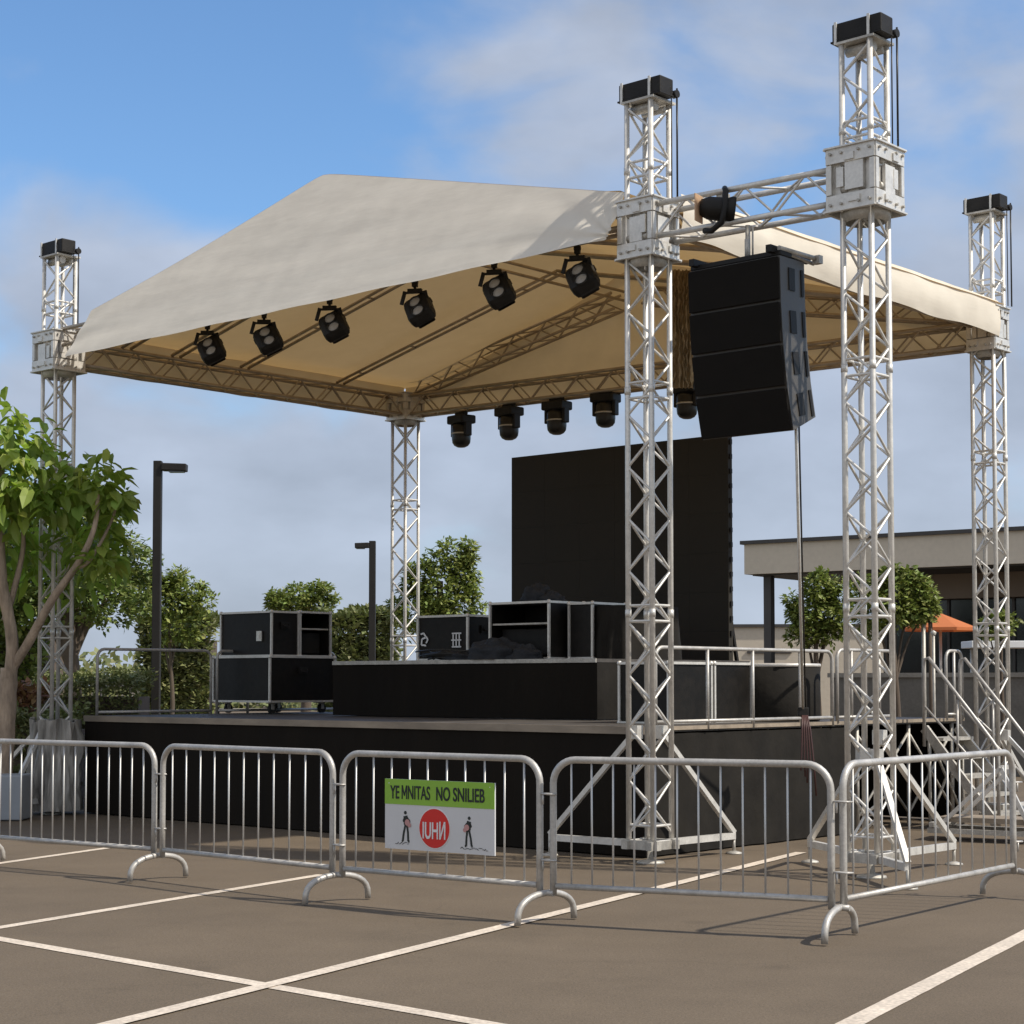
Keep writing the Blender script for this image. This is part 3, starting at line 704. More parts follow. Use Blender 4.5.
# ------------------------------------------------------------------ guard rails
def bend(p, q, r, corner):
    pass
def rail(label, a, b, hb, ht, posts, low=None, group='guard rails round the stage deck', rr=.019):
    a = Vector(a); b = Vector(b); t = thing('guard_rail', label, 'guard rail', (a.x, a.y, hb), math.atan2(b.y-a.y, b.x-a.x), group)
    L = (Vector((b.x, b.y))-Vector((a.x, a.y))).length; H = ht-hb; r = .10
    pts = [(0, 0, 0), (0, 0, H-r)]+[(r-r*math.cos(k*math.pi/8), 0, H-r+r*math.sin(k*math.pi/8)) for k in range(1, 5)]
    pts += [(L-x, 0, z) for x, y, z in pts[::-1]]
    MB().pipe(pts, rr, 10).build('frame', 'galv', t)
    MB().tube((0, 0, low or .06), (L, 0, low or .06), rr*.9, 8).build('lower_rail', 'galv', t)
    for p_ in posts: MB().tube((L*p_, 0, .01), (L*p_, 0, H), rr*.9, 8).build('post', 'galv', t)
    return t
rail('galvanised guard rail along the right deck edge, beside the flight cases', S(SR+.02, .45, 0), S(SR+.02, 3.5, 0), DH-.05, 1.93, (.27, .52, .8), .09)
rail('galvanised guard rail along the right deck edge, behind the outer front tower', S(SR+.02, 3.6, 0), S(SR+.02, 4.75, 0), DH-.02, 1.95, (.25, .5, .75))
rail('guard rail at the far end of the deck beside the stairs', S(SR+.02, 5.95, 0), S(SR+.02, 6.33, 0), DH-.02, 1.97, (.5,))
rail('guard rail along the left deck edge, nearest the leaning tree branch', S(SL+.05, .42, 0), S(SL+.05, 2.2, 0), DH-.02, 2.02, ())
rail('guard rail along the left deck edge, behind the long wheeled case', S(SL+.05, 2.3, 0), S(SL+.05, 4.4, 0), DH-.02, 2.02, ())
rail('guard rail across the back of the deck between the cases and the rear tower', S(SL+.4, SB_-.1, 0), S(-6.3, SB_-.1, 0), DH-.02, 1.95, (.5,))

# stairs
st = thing('access_stairs', 'aluminium access stairs with sloping handrails at the right end of the stage', 'stairs', S(-.12, 5.15, 0), TH)
RUN, WID = .85, .75
for v in (0, WID):
    MB().bar((0, v, DH-.1), (RUN, v, .08), .04, .10).build('stringer', 'alu_dull', st)
for k in range(5):
    z = DH-.2*(k+1)-.02; MB().box((RUN*(k+.6)/5.2, WID/2, z), (.24, WID-.05, .035)).build('step', 'alu_dull', st)
for v in (-.04, WID+.04):
    m = MB().pipe([(.02, v, .9), (.02, v, 1.80), (.03, v, 1.86), (.08, v, 1.88), (.62*RUN, v, 1.35), (RUN*.98, v, .98), (RUN+.04, v, .90), (RUN+.05, v, .82), (RUN+.05, v, .02)], .019, 10)
    m.tube((.02, v, 1.35), (RUN+.05, v, .45), .014, 8).tube((RUN*.5, v, .62), (RUN*.5, v, 1.42), .014, 8)
    m.build('handrail', 'galv', st)
m = MB()
for v in (0, WID): m.tube((.06, v, .0), (.06, v, DH-.1), .02, 8); m.bar((.06, v, .06), (RUN, v, .04), .03)
m.tube((.06, 0, .1), (.06, WID, 1.0), .016, 8); m.tube((.06, WID, .1), (.06, 0, 1.0), .016, 8)
m.build('under_frame', 'alu_dull', st)
# spare steps / scaffold lying behind
for i, (s, v, lab) in enumerate(((1.2, 3.9, 'low folded scaffold frame on the ground behind the outer front tower'), (2.6, 6.1, 'low folded scaffold frame on the ground at the foot of the rightmost tower'))):
    t = thing('scaffold_frame', lab, 'scaffold frame', S(s, v, 0), TH+.2, 'scaffold frames lying beside the stairs')
    MB().box((0, 0, .10), (1.1, .05, .05)).box((0, .5, .10), (1.1, .05, .05)).box((-.5, .25, .16), (.05, .6, .05)).box((.5, .25, .16), (.05, .6, .05)).build('frame', 'alu_dull', t)
    MB().bar((-.45, 0, .13), (.2, 0, .75), .04).bar((.2, 0, .75), (.5, 0, .13), .04).bar((-.45, .5, .13), (.2, .5, .75), .04).bar((.2, 0, .75), (.2, .5, .75), .04).build('trestle', 'alu', t)
    MB().box((0, .25, .215), (.9, .45, .05)).build('board', 'wood', t)

# ------------------------------------------------------------------ speakers
u0 = -.0
arr = thing('speaker_array', 'hanging curved column of four black loudspeaker cabinets', 'loudspeaker', S(1.07, -.08, 3.52), TH)
W_, D_ = .93, .44
def cabs():
    pos = Vector((0, 0, 1.77)); ang = R(-2)
    hs_ = [.38, .36, .36, .375]; tilt = [R(2), R(5), R(9), R(14)]
    x = 0
    out_ = []; top = Vector((0, -.14, 1.66))
    for k in range(4):
        a = tilt[k]; m3 = Matrix.Rotation(a, 3, 'X')   # bottom swings back
        out_.append((top.copy(), m3, hs_[k])); top = top+m3@Vector((0, 0, -hs_[k]-.001))
    return out_
for k, (top, m3, hh) in enumerate(cabs()):
    def T(x, y, z): return top+m3@Vector((x, y, z))
    # cabinet body tapering to the back
    f = [(-W_/2, 0.02), (W_/2, 0.02), (W_/2-.03, D_), (-W_/2+.03, D_)]; tp = .02 if k < 3 else .06
    vs = [T(x, y, 0) for x, y in f]+[T(x, y, -hh+(tp if y > .1 else 0)) for x, y in f]
    cb = MB().add(vs, [(0, 1, 2, 3), (7, 6, 5, 4), (0, 4, 5, 1), (1, 5, 6, 2), (2, 6, 7, 3), (3, 7, 4, 0)]).build('cabinet', 'cab_side', arr)
    g = MB(); g.box(T(0, .0, -hh/2), (W_-.01, .03, hh-.02), mtx=m3, bev=.008)
    g.build('grille', 'grille', cb)
    h = MB(); h.box(T(W_/2-.012, D_*.47, -hh*.47), (.016, .10, .19), mtx=m3@Matrix.Rotation(R(4), 3, 'Z')); h.build('handle_recess', 'black', cb)
    r_ = MB(); r_.box(T(W_/2-.022, D_*.88, -hh*.5), (.012, .035, hh*.6), mtx=m3); r_.build('rigging_plate', 'black', cb); MB().box(T(-W_/2+.022, D_*.88, -hh*.5), (.012, .035, hh*.6), mtx=m3).build('rigging_plate', 'black', cb)
m = MB().box((0, -.12+.10, 1.69), (W_, .18, .045), bev=.008)
for x in (-.44, .44): m.box((x*.9, .12, 1.72), (.05, .62, .06))
fb = m.build('fly_frame', 'black', arr)
m = MB().tube((W_/2-.02, -.1, 1.73), (W_/2+.02, .42, 1.72), .022, 8).tube((W_/2-.06, -.02, 1.72), (W_/2-.03, .45, 1.69), .018, 8).box((W_/2+.03, .42, 1.71), (.07, .06, .07)).build('fly_tube', 'alu_dull', fb)
m = MB().tube((.02, .05, 1.71), (.02, .05, 1.9), .02, 8)
m.build('shackle', 'alu_dull', fb)
# strap from the array to the deck rail
a = S(1.30, .20, 3.79); b = at_z(803, 712, 17.4)
a = at_z(796, 425, 15.35)
t = thing('tie_down_pole', 'thin steel rod running from the speakers down to the deck edge', 'rod', b)
MB().tube((0, 0, 0), a-b, .014, 8).build('rod', 'alu', t)
MB().tube((.03, .03, .0), a-b+Vector((.03, .03, 0)), .008, 6).build('wire', 'black_gloss', t)
MB().box((0, 0, 0), (.10, .08, .09), bev=.01).build('clamp', 'black', t)
m = MB()
for k in range(5):
    x = -.035+k*.028; m.pipe([(x*.4, 0, .02), (x*.7, -.04, -.12), (x, -.05-.01*k, -.45), (x*1.2+.01*math.sin(k*2), -.06, -.5-.06*k)], .009, 6)
tag(m.build('power_cables', 'red_cable', None, b+Vector((-.0, -.05, -.05))), 'dark red cables hanging in a short bunch over the stage skirt below the steel rod', 'cables')

# ------------------------------------------------------------------ stage lights
def blinder():
    t = thing('stage_light', '', 'stage light', (0, 0, 0), TH, 'twin-lens stage lights under the front canopy edge')
    y = MB(); y.box((0, 0, -.02), (.14, .05, .04))
    for s in (-1, 1): y.bar((s*.10, 0, -.02), (s*.135, .0, -.15), .02, .034)
    y.box((0, 0, -.035), (.24, .03, .018)); y.tube((0, 0, .34), (0, 0, -.04), .014, 8)
    y = y.build('yoke', 'black', t)
    MB().box((0, 0, .045), (.05, .05, .05)).tube((-.03, 0, .07), (.03, 0, .07), .022, 10).build('clamp', 'black', y)
    a = Matrix.Rotation(R(-27), 3, 'Y')@Matrix.Rotation(R(-30), 3, 'X')
    c = Vector((.045, .02, -.205)); b = MB()
    b.box(c, (.27, .18, .28), mtx=a, bev=.055); b.box(c+a@Vector((0, .09, 0)), (.18, .04, .22), mtx=a)
    for s in (-1, 1): b.tube(c+a@Vector((s*.11, .02, .07)), c+a@Vector((s*.14, .02, .07)), .03, 8)
    for z in (-.105, -.035, .035, .105): b.box(c+a@Vector((0, .10, z)), (.16, .03, .01), mtx=a)
    b = b.build('body', 'black', t)
    for z in (.035, -.09):
        lm = a@Matrix.Rotation(R(90), 3, 'X')
        MB().lathe([(.062, 0), (.066, .018), (.058, .018), (.056, .006)], c+a@Vector((0, -.086, z)), 18, lm).build('bezel', 'black_gloss', b)
        MB().lathe([(0, .012), (.03, .010), (.057, .004)], c+a@Vector((0, -.086, z)), 18, lm).build('lens', 'lens', b)
    return t
def movinghead():
    t = thing('moving_head_light', '', 'stage light', (0, 0, 0), TH, 'dome-ended stage lights under the rear truss')
    y = MB().box((0, 0, -.05), (.32, .24, .11), bev=.02).tube((-.1, 0, .03), (.1, 0, .03), .03, 10)
    for s in (-1, 1): y.box((s*.135, 0, -.17), (.045, .11, .19), bev=.012)
    y.build('yoke', 'black', t)
    b = MB().lathe([(0, -.41), (.05, -.405), (.09, -.385), (.115, -.35), (.122, -.30), (.122, -.14), (.10, -.10), (0, -.10)], (0, 0, 0), 20).build('body', 'black_gloss', t)
    MB().lathe([(.123, -.22), (.128, -.225), (.128, -.235), (.123, -.24)], (0, 0, 0), 20).build('trim_ring', 'alu_dull', b)
    return t
def on_line(px, p, q, off=0):
    """point of the ground line p-q seen at column px"""
    k = (px-CX)/FPX; d = q-p; t = (k*p.y-p.x)/(d.x-k*d.y); r_ = p+d*t; return Vector((r_.x, r_.y, 0))
bl = blinder()
labs = ['leftmost twin-lens light under the front canopy edge', 'second twin-lens light from the left corner of the canopy', 'third twin-lens light from the left corner of the canopy',
        'third twin-lens light from the front centre tower', 'second twin-lens light from the front centre tower', 'twin-lens light nearest the front centre tower']
off = Vector((-sn, cs, 0))*-.02
for k, (px, py, rz) in enumerate(((205, 337, .15), (262, 326, .25), (328, 312, .1), (414, 295, -.05), (494, 276, .0), (578, 262, -.1))):
    o_ = bl if k == 0 else copy_tree(bl); g = on_line(px, PF, PL)
    hh = at_z(px, py-6, g.y).z; o_.location = (g.x, g.y, hh); o_.rotation_euler = (0, 0, TH+rz+.55); o_['label'] = labs[k]
    o_.scale = (1.04, 1.04, 1.04)
mh = movinghead()
labs = ['dome-ended light nearest the rear tower', 'second dome-ended light from the rear tower', 'third dome-ended light from the rear tower, above the video wall edge', 'dome-ended light just left of the front centre tower, above the video wall', 'dome-ended light half hidden by the hanging speakers']
for k, (px, py) in enumerate(((461, 417), (509, 409), (557, 403), (606, 394), (688, 385))):
    o_ = mh if k == 0 else copy_tree(mh); g = on_line(px, PR, PB); hh = at_z(px, py-1, g.y).z
    o_.location = (g.x, g.y, min(hh, EH-.16)); o_.scale = (1.12, 1.12, 1.12); o_['label'] = labs[k]
    o_.rotation_euler = (0, 0, TH+R(random.uniform(-12, 12)))
# light on the speaker beam
g = on_line(729, PF, PP); fl_ = thing('spotlight', 'black spotlight with an amber gel clamped on the speaker beam', 'stage light', (g.x, g.y, 5.70), TH)
m3 = Matrix.Rotation(R(-12), 3, 'Y')
b = MB().lathe([(0, .14), (.07, .13), (.10, .06), (.105, -.10), (.12, -.14), (.12, -.17), (.10, -.17)], (.02, -.2, .02), 18, Matrix.Rotation(R(80), 3, 'X')@Matrix.Rotation(R(-50), 3, 'Y')).build('body', 'black', fl_)
MB().box((-.085, -.30, .02), (.012, .16, .24), mtx=Matrix.Rotation(R(12), 3, 'Z'), bev=.004).build('gel', 'amber', b)
MB().pipe([(.08, -.14, .2), (.13, -.2, .16), (.15, -.24, .0), (.13, -.26, -.13), (.03, -.27, -.19), (-.06, -.25, -.17)], .026, 8).build('yoke', 'black', fl_)
MB().tube((.07, -.14, .16), (.0, -.0, .15), .018, 8).box((.02, -.08, .15), (.06, .12, .06)).build('clamp', 'alu_dull', fl_)
# suspension of array
top_ = MB().tube((0, 0, 0), (0, 0, .32), .022, 8).box((0, 0, .0), (.05, .05, .06))
p = S(.86, .0, 5.32)
top_.tube((.05, 0, .02), (.05, 0, .3), .008, 6)
tag(top_.build('hanging_pole', 'alu_dull', None, at_z(748, 262, S(1.0, 0).y), TH), 'short grey hanging pole between the beam and the speaker column', 'hanging pole')

# ------------------------------------------------------------------ crowd barriers
J = [(-22, 16.2), (160, 14.85), (338, 13.35), (546, 12.2), (838, 11.4), (1014, 13.6)]
JP = [at_z(px, 683, z) for px, z in J]
def barrier(k, p, q, nb, label, footL, footR):
    d = Vector((q.x-p.x, q.y-p.y, 0)); L0 = d.length; dn = d.normalized(); g = .052
    L = L0-2*g; org = Vector((p.x, p.y, 0))+dn*g
    t = thing('crowd_barrier', label, 'crowd barrier', org, math.atan2(d.y, d.x), 'steel crowd barriers across the car park')
    H = 1.09; r = .16; lo = .25
    pts = [(0, 0, .19), (0, 0, .5), (0, 0, H-r)]+[(r-r*math.cos(a*math.pi/16), 0, H-r+r*math.sin(a*math.pi/16)) for a in range(1, 9)]
    pts = pts+[(L-x, 0, z) for x, y, z in pts[::-1]]
    MB().pipe(pts, .0235, 14).build('frame', 'galv', t)
    MB().tube((.02, 0, lo), (L-.02, 0, lo), .02, 12).build('bottom_rail', 'galv', t)
    for i in range(nb):
        x = .13+(L-.26)*i/(nb-1)
        zt = H-.02 if r < x < L-r else H-r+math.sqrt(max(0, r*r-(r-min(x, L-x))**2))-.01
        MB().tube((x, 0, lo), (x+random.uniform(-.004, .004), 0, zt), .0068, 8).build('bar', 'steel_thin', t)
    # hinge brackets
    for z in (.86, .42):
        MB().pipe([(L, -.0, z), (L+.05, -.028, z+.002), (L+.10, -.03, z), (L+.135, -.0, z), (L+.10, .03, z), (L+.05, .03, z), (L, 0, z)], .007, 6).tube((L+.04, -.02, z), (L+.04, -.02, z-.07), .007, 6).build('hook', 'galv', t)
    for x, on in ((-g, footL), (L+g, footR)):
        if not on: continue
        pp = []
        for a in range(0, 17):
            an = math.pi*a/16; yy = -.28*math.cos(an); zz = .012+.19*(math.sin(an)**.62)
            pp.append((x-yy*(-.10)*0+(.10*yy), yy, zz))
        MB().pipe(pp, .0225, 12).tube((x-g-.01, -.0, .202), (x+g+.01, 0, .202), .02, 8).build('foot', 'galv', t)
    return t, L
labs = ['crowd barrier running out of frame beside the big-leaved tree', 'crowd barrier in front of the long wheeled case, with nothing hung on it', 'crowd barrier carrying the green and white sign',
        'crowd barrier nearest the camera, in front of the front centre tower', 'angled crowd barrier turning back towards the stairs']
for k, nb in enumerate((15, 11, 10, 12, 13)):
    t, L = barrier(k, JP[k], JP[k+1], nb, labs[k], k == 0, True)
    if k == 2: signt, signL = t, L

# sign on barrier 3
tx = signt.matrix_world if False else None
d = Vector((JP[3].x-JP[2].x, JP[3].y-JP[2].y, 0)); sa = math.atan2(d.y, d.x); dn = d.normalized(); nn = Vector((dn.y, -dn.x, 0))
pc = on_line(389, JP[2], JP[3]); pd = on_line(498, JP[2], JP[3]); sw = (pd-pc).length; mid = (pc+pd)/2
ztop = at_z(440, 780.5, mid.y).z; zbot = at_z(440, 851.5, mid.y).z; sh_ = ztop-zbot
so_ = thing('event_sign', 'green and white notice with a red disc, tied to the middle barrier', 'sign', Vector((mid.x, mid.y, zbot))+nn*.03, sa)
MB().box((0, 0, sh_/2), (sw, .012, sh_)).build('panel', 'sign_white', so_)
gh = sh_*.36
MB().box((0, -.0075, sh_-gh/2), (sw, .003, gh)).build('green_band', 'sign_green', so_)
def disc(mb, x, z, r, y0, y1, n=40): mb.prism([(x+r*math.cos(2*math.pi*i/n), z+r*math.sin(2*math.pi*i/n)) for i in range(n)], y0, y1, 'y')
dx, dz, dr_ = -.035*sw, sh_*.325, sh_*.275
m = MB(); disc(m, dx, dz, dr_+.008, -.009, -.006); m.build('disc_border', 'white', so_)
m = MB(); disc(m, dx, dz, dr_, -.012, -.006); m.build('red_disc', 'sign_red', so_)
def text(s, x, z, wd, ht, y, m, parent, name='lettering', bold=.0):
    cu = bpy.data.curves.new('t', 'FONT'); cu.body = s; cu.align_x = 'CENTER'; cu.size = 1; cu.offset = bold; cu.extrude = .002
    o = bpy.data.objects.new('t', cu); sc.collection.objects.link(o); bpy.context.view_layer.update()
    dg = bpy.context.evaluated_depsgraph_get(); me = bpy.data.meshes.new_from_object(o.evaluated_get(dg))
    bpy.data.objects.remove(o); bpy.data.curves.remove(cu)
    xs = [v.co.x for v in me.vertices]; ys = [v.co.y for v in me.vertices]; sx = wd/(max(xs)-min(xs)); sy = ht/(max(ys)-min(ys)); mx = (max(xs)+min(xs))/2; my = min(ys)
    for v in me.vertices: v.co = Vector(((v.co.x-mx)*sx+x, y-v.co.z*1.0, (v.co.y-my)*sy+z))
    me.materials.clear(); me.materials.append(M[m]); ob = bpy.data.objects.new(name, me); sc.collection.objects.link(ob); ob.parent = parent; return ob
text("YE", -.405*sw, sh_-gh*.78, .085*sw, gh*.52, -.011, 'ink', so_, bold=.014)
text("NITAS", -.178*sw, sh_-gh*.78, .205*sw, gh*.54, -.011, 'ink', so_, bold=.008)
m = MB(); zq = sh_-gh*.78; xq = -.335*sw; mw = .042*sw; mh = gh*.54
for (x1, z1_), (x2, z2_) in (((0, 0), (0, 1)), ((0, 1), (.5, .25)), ((.5, .25), (1, 1)), ((1, 1), (1, 0))):
    m.bar((xq+x1*mw, -.0105, zq+z1_*mh), (xq+x2*mw, -.0105, zq+z2_*mh), .003, .009, up=(1, 0, 0))
m.build('lettering', 'ink', so_)
text("NO", .045*sw, sh_-gh*.78, .125*sw, gh*.54, -.011, 'ink', so_, bold=.014)
text("SNILIEB", .275*sw, sh_-gh*.78, .28*sw, gh*.54, -.011, 'ink', so_, bold=.014)
text("IUH\u0418", dx, dz-.075, .205, .125, -.0145, 'white', so_, bold=.012)
def fig(x, z, s, flip, name):
    k = -1 if flip else 1; m = MB()
    def st(pts, wd): 
        for (a, b_), (c, d_) in zip(pts, pts[1:]): m.bar((x+k*a*s, -.0075, z+b_*s), (x+k*c*s, -.0075, z+d_*s), .003, wd*s, up=(1, 0, 0) if abs(d_-b_) > abs(c-a) else (0, 0, 1))
    st([(-.02, .52), (-.10, .22), (-.13, .0), (-.17, -.01)], .07); st([(.04, .52), (.08, .24), (.09, .0), (.14, -.01)], .07)
    st([(-.01, .5), (.0, .66), (-.03, .78)], .16); st([(-.06, .74), (-.12, .62), (-.02, .56)], .04); st([(.04, .74), (.16, .62), (.10, .52)], .04)
    disc(m, x-k*.03*s, z+.88*s, .055*s, -.009, -.006, 12)
    a = m.build('figure_drawing', 'ink', so_)
    m = MB(); disc(m, x+k*.06*s, z+.58*s, .10*s, -.0115, -.0095, 14); disc(m, x+k*.14*s, z+.5*s, .07*s, -.0112, -.0095, 14); m.build('guitar_drawing', 'pink', a)
fig(-.30*sw, sh_*.12, sh_*.46, False, ''); fig(.27*sw, sh_*.11, sh_*.44, True, '')
m = MB()
for x0_, n in ((-.40*sw, 8), (.20*sw, 15)):
    for q in range(n):
        a = x0_+q*.016; z_ = sh_*(.085 if x0_ < 0 else .075)
        m.bar((a, -.0075, z_+random.uniform(-.008, .008)), (a+.014, -.0075, z_+random.uniform(-.008, .012)), .003, .0035, up=(0, 0, 1))
m.build('scribbled_line', 'ink', so_)
m = MB()
for x in (-sw*.46, sw*.46):
    for z in (.03, sh_-.03): m.tube((x, -.01, z), (x, .045, z), .004, 6)
m.build('cable_tie', 'white', so_)

# ------------------------------------------------------------------ lamp posts
def lamp(px, ptop, z, side_, ln, label, wd=.13):
    b = at_z(px, 683, z); top = at_z(px, ptop, z).z
    t = thing('lamp_post', label, 'lamp post', (b.x, b.y, 0), 0, 'black lamp posts behind the stage')
    MB().box((0, 0, top/2), (wd, wd, top), bev=.01).build('pole', 'lamp_black', t)
    MB().box((0, 0, .02), (.3, .3, .04), bev=.008).build('base_plate', 'lamp_black', t)
    a = MB().box((side_*(wd/2+ln/2), 0, top-.085-(.02)), (ln, .2, .12), mtx=Matrix.Rotation(side_*R(2), 3, 'Y'), bev=.015).build('lamp_head', 'lamp_black', t)
    MB().box((side_*(wd/2+ln*.6), 0, top-.175), (ln*.6, .14, .02)).build('lens', 'lens_dark', a)
lamp(156, 461, 29, 1, .40, 'tall black lamp post with its head pointing right, near the left tree')
lamp(372, 541, 42, -1, .33, 'more distant black lamp post with its head pointing left, beside the rear tower', .15)

# ------------------------------------------------------------------ vegetation
def leafcloud(mb, blobs, n, size, aspect=.5, droop=.3, fold=.25, shell=.5, big=False):
    tot = sum(b[3] for b in blobs)
    for (c, rad, seed, wgt) in blobs:
        c = Vector(c); cnt = int(n*wgt/tot)
        for _ in range(cnt):
            while True:
                v = Vector((random.uniform(-1, 1), random.uniform(-1, 1), random.uniform(-1, 1)))
                if .02 < v.length <= 1: break
            l = v.length; nrm = v.normalized(); l2 = l**shell
            bump_ = 1+.62*nzv(nrm.x*2.6+seed, nrm.y*2.6, nrm.z*2.6)+.3*nzv(nrm.x*7+seed, nrm.y*7, nrm.z*7)
            den = nzv(c.x+nrm.x*l2*2.7+seed*3, c.y+nrm.y*l2*2.7, nrm.z*l2*2.7)
            if den < -.12: continue
            p = c+Vector((nrm.x*rad[0], nrm.y*rad[1], nrm.z*rad[2]))*l2*bump_
            d = Vector((nrm.x+random.gauss(0, .6), nrm.y+random.gauss(0, .6), random.gauss(0, .5)-droop+nrm.z*.3)).normalized()
            s = d.cross(Vector((random.gauss(0, .4), random.gauss(0, .4), 1))).normalized(); up = s.cross(d)
            L = size*random.uniform(.6, 1.25); w_ = L*aspect*random.uniform(.8, 1.1)
            if big:
                vs = [p, p+d*L*.3+s*w_*.42+up*w_*fold*.5, p+d*L*.68+s*w_*.42+up*w_*fold*.3-Vector((0, 0, L*.06)), p+d*L-Vector((0, 0, L*.22)),
                      p+d*L*.68-s*w_*.42+up*w_*fold*.3-Vector((0, 0, L*.06)), p+d*L*.3-s*w_*.42+up*w_*fold*.5, p+d*L*.5-Vector((0, 0, L*.03))]
                mb.add(vs, [(0, 1, 6), (1, 2, 6), (2, 3, 6), (3, 4, 6), (4, 5, 6), (5, 0, 6)])
            else:
                vs = [p, p+d*L*.5+s*w_*.5, p+d*L, p+d*L*.5-s*w_*.5+up*w_*.2]
                mb.add(vs, [(0, 1, 2, 3)])
def branch(mb, pts, r0, r1, n=9):
    pts = [Vector(p) for p in pts]; sm = []
    for i in range(len(pts)-1):
        a = pts[max(i-1, 0)]; b = pts[i]; c = pts[i+1]; d = pts[min(i+2, len(pts)-1)]
        for k in range(5):
            t = k/5; sm.append(.5*((2*b)+(c-a)*t+(2*a-5*b+4*c-d)*t*t+(3*b-a-3*c+d)*t**3))
    sm.append(pts[-1]); m = len(sm); rs = [lerp(r0, r1, i/(m-1))*(1+.12*nzv(i*.7, r0*50)) for i in range(m)]
    mb.pipe(sm, r0, n, rs=rs)

# near big-leaved tree
tb = at_z(2, 683, 21.7); base = Vector((tb.x, tb.y, 0))
nt_ = thing('broadleaf_tree', 'nearest tree with large drooping bright leaves and a pale leaning branch', 'tree', base)
def rp(px, py, z): return at_z(px, py, z)-base
tr = MB()
branch(tr, [rp(0, 830, 21.7), rp(3, 760, 21.7), rp(7, 700, 21.7), rp(9, 668, 21.7)], .135, .10)
branch(tr, [rp(9, 690, 21.7), rp(12, 640, 21.6), rp(2, 580, 21.5), rp(0, 520, 21.5), rp(4, 490, 21.5), rp(-5, 440, 21.5)], .085, .03)
branch(tr, [rp(10, 672, 21.7), rp(30, 640, 21.5), rp(52, 600, 21.3), rp(75, 568, 21.2), rp(88, 545, 21.1), rp(96, 520, 21.1), rp(98, 490, 21.1)], .062, .022)
branch(tr, [rp(5, 620, 21.7), rp(14, 590, 21.6), rp(23, 550, 21.6), rp(24, 520, 21.6), rp(36, 480, 21.5)], .045, .016)
branch(tr, [rp(75, 568, 21.2), rp(90, 560, 21.2), rp(112, 520, 21.3), rp(118, 495, 21.3)], .03, .012)
branch(tr, [rp(0, 520, 21.5), rp(-40, 470, 21.4), rp(-80, 430, 21.4)], .06, .02)
branch(tr, [rp(9, 600, 21.6), rp(-50, 540, 21.2), rp(-110, 500, 21)], .06, .02)
tr.build('trunk', 'bark', nt_)
lf = MB(); blobs = []
for px, py, z, r_, w_ in ((8, 430, 21.4, .42, 1.1), (30, 470, 21.5, .5, 1.4), (-10, 480, 21.3, .5, 1), (62, 490, 21.4, .42, 1.1), (95, 478, 21.4, .36, .9), (112, 500, 21.3, .22, .5), (0, 545, 21.9, .5, 1.1),
                       (95, 540, 21.6, .36, .8), (60, 545, 22.9, .5, 1), (108, 560, 21.9, .22, .3), (35, 580, 22.9, .4, .5), (72, 580, 22.6, .34, .4), (-60, 450, 21.4, .6, 1.4), (-90, 520, 21.3, .6, 1.2), (-40, 560, 21.6, .5, 1), (15, 500, 21.2, .35, .7), (100, 565, 21.2, .2, .35)):
    blobs.append((rp(px, py, z), (r_, r_, r_*.75), px*.37, w_))
leafcloud(lf, blobs, 2300, .235, .6, .45, .35, .6, True)
lf.raw('crown', 'leaf_big', nt_)

def tree(label, px, z, trunk_r, blobs, n, size, m='leaf_mid', group='trees behind the stage', name='garden_tree', limbs=None, bark='bark_dark'):
    b = at_z(px, 683, z); b.z = 0; t = thing(name, label, 'tree', b, 0, group)
    def q(x, y, dz=0): return at_z(x, y, z+dz)-b
    tr = MB(); c0 = q(*blobs[0][:2])
    branch(tr, [(0, 0, 0), (.05, .03, c0.z*.35), (c0.x*.5, .0, c0.z*.7), (c0.x, c0.y, c0.z*1.05)], trunk_r, trunk_r*.4)
    for bx, by, *_ in blobs[1:]:
        e_ = q(bx, by); branch(tr, [(c0.x*.3, 0, c0.z*.55), ((c0.x+e_.x)/2, .1, (c0.z*.6+e_.z)/2+.1), e_], trunk_r*.5, trunk_r*.12, 6)
    tr.build('trunk', bark, t)
    mb = MB(); sc_ = z/FPX; extra = []
    for x, y, rx, ry, dz in blobs:
        for _ in range(7):
            an = random.uniform(0, 6.28); k = random.uniform(.75, 1.12); f = random.uniform(.22, .42)
            extra.append((x+rx*k*math.cos(an), y-ry*k*abs(math.sin(an))*random.choice((1, 1, -.6)), rx*f, ry*f, dz+random.uniform(-.4, .4)*rx*sc_))
    blobs = [(x, y, rx*.85, ry*.85, dz) for x, y, rx, ry, dz in blobs]+extra
    n = int(n*1.25); size *= .82
    leafcloud(mb, [(q(x, y, dz), (rx*sc_, rx*sc_, ry*sc_), x*.3+y, (rx*ry)**.8) for x, y, rx, ry, dz in blobs], n, size, .55, .15, .2, .55)
    mb.raw('crown', m, t); return t
tree('tall dark bushy tree behind the leftmost tower', 70, 32, .2, [(70, 570, 62, 60, 0), (40, 520, 50, 50, 0), (105, 560, 44, 46, .5), (20, 590, 45, 45, 0), (108, 600, 34, 34, -.5), (88, 510, 30, 30, 0)], 24000, .15, 'leaf_dark')
tree('rounded green tree right of the near lamp post', 170, 38, .06, [(170, 602, 30, 24, 0), (188, 592, 16, 15, 0), (150, 600, 22, 24, 0), (178, 628, 28, 18, 0)], 7000, .15, 'leaf_mid')
tree('small round tree beyond the stacked left flight cases', 305, 60, .2, [(303, 600, 28, 14, 0), (290, 606, 18, 9, 0), (320, 604, 15, 10, 0)], 5500, .2, 'leaf_mid')
tree('upright irregular tree between the rear tower and the video wall', 440, 34, .14, [(440, 590, 30, 30, 0), (452, 556, 18, 17, 0), (464, 574, 12, 18, 0), (424, 580, 18, 18, 0), (458, 610, 22, 22, 0), (415, 615, 22, 24, 0)], 9000, .14, 'leaf_mid')
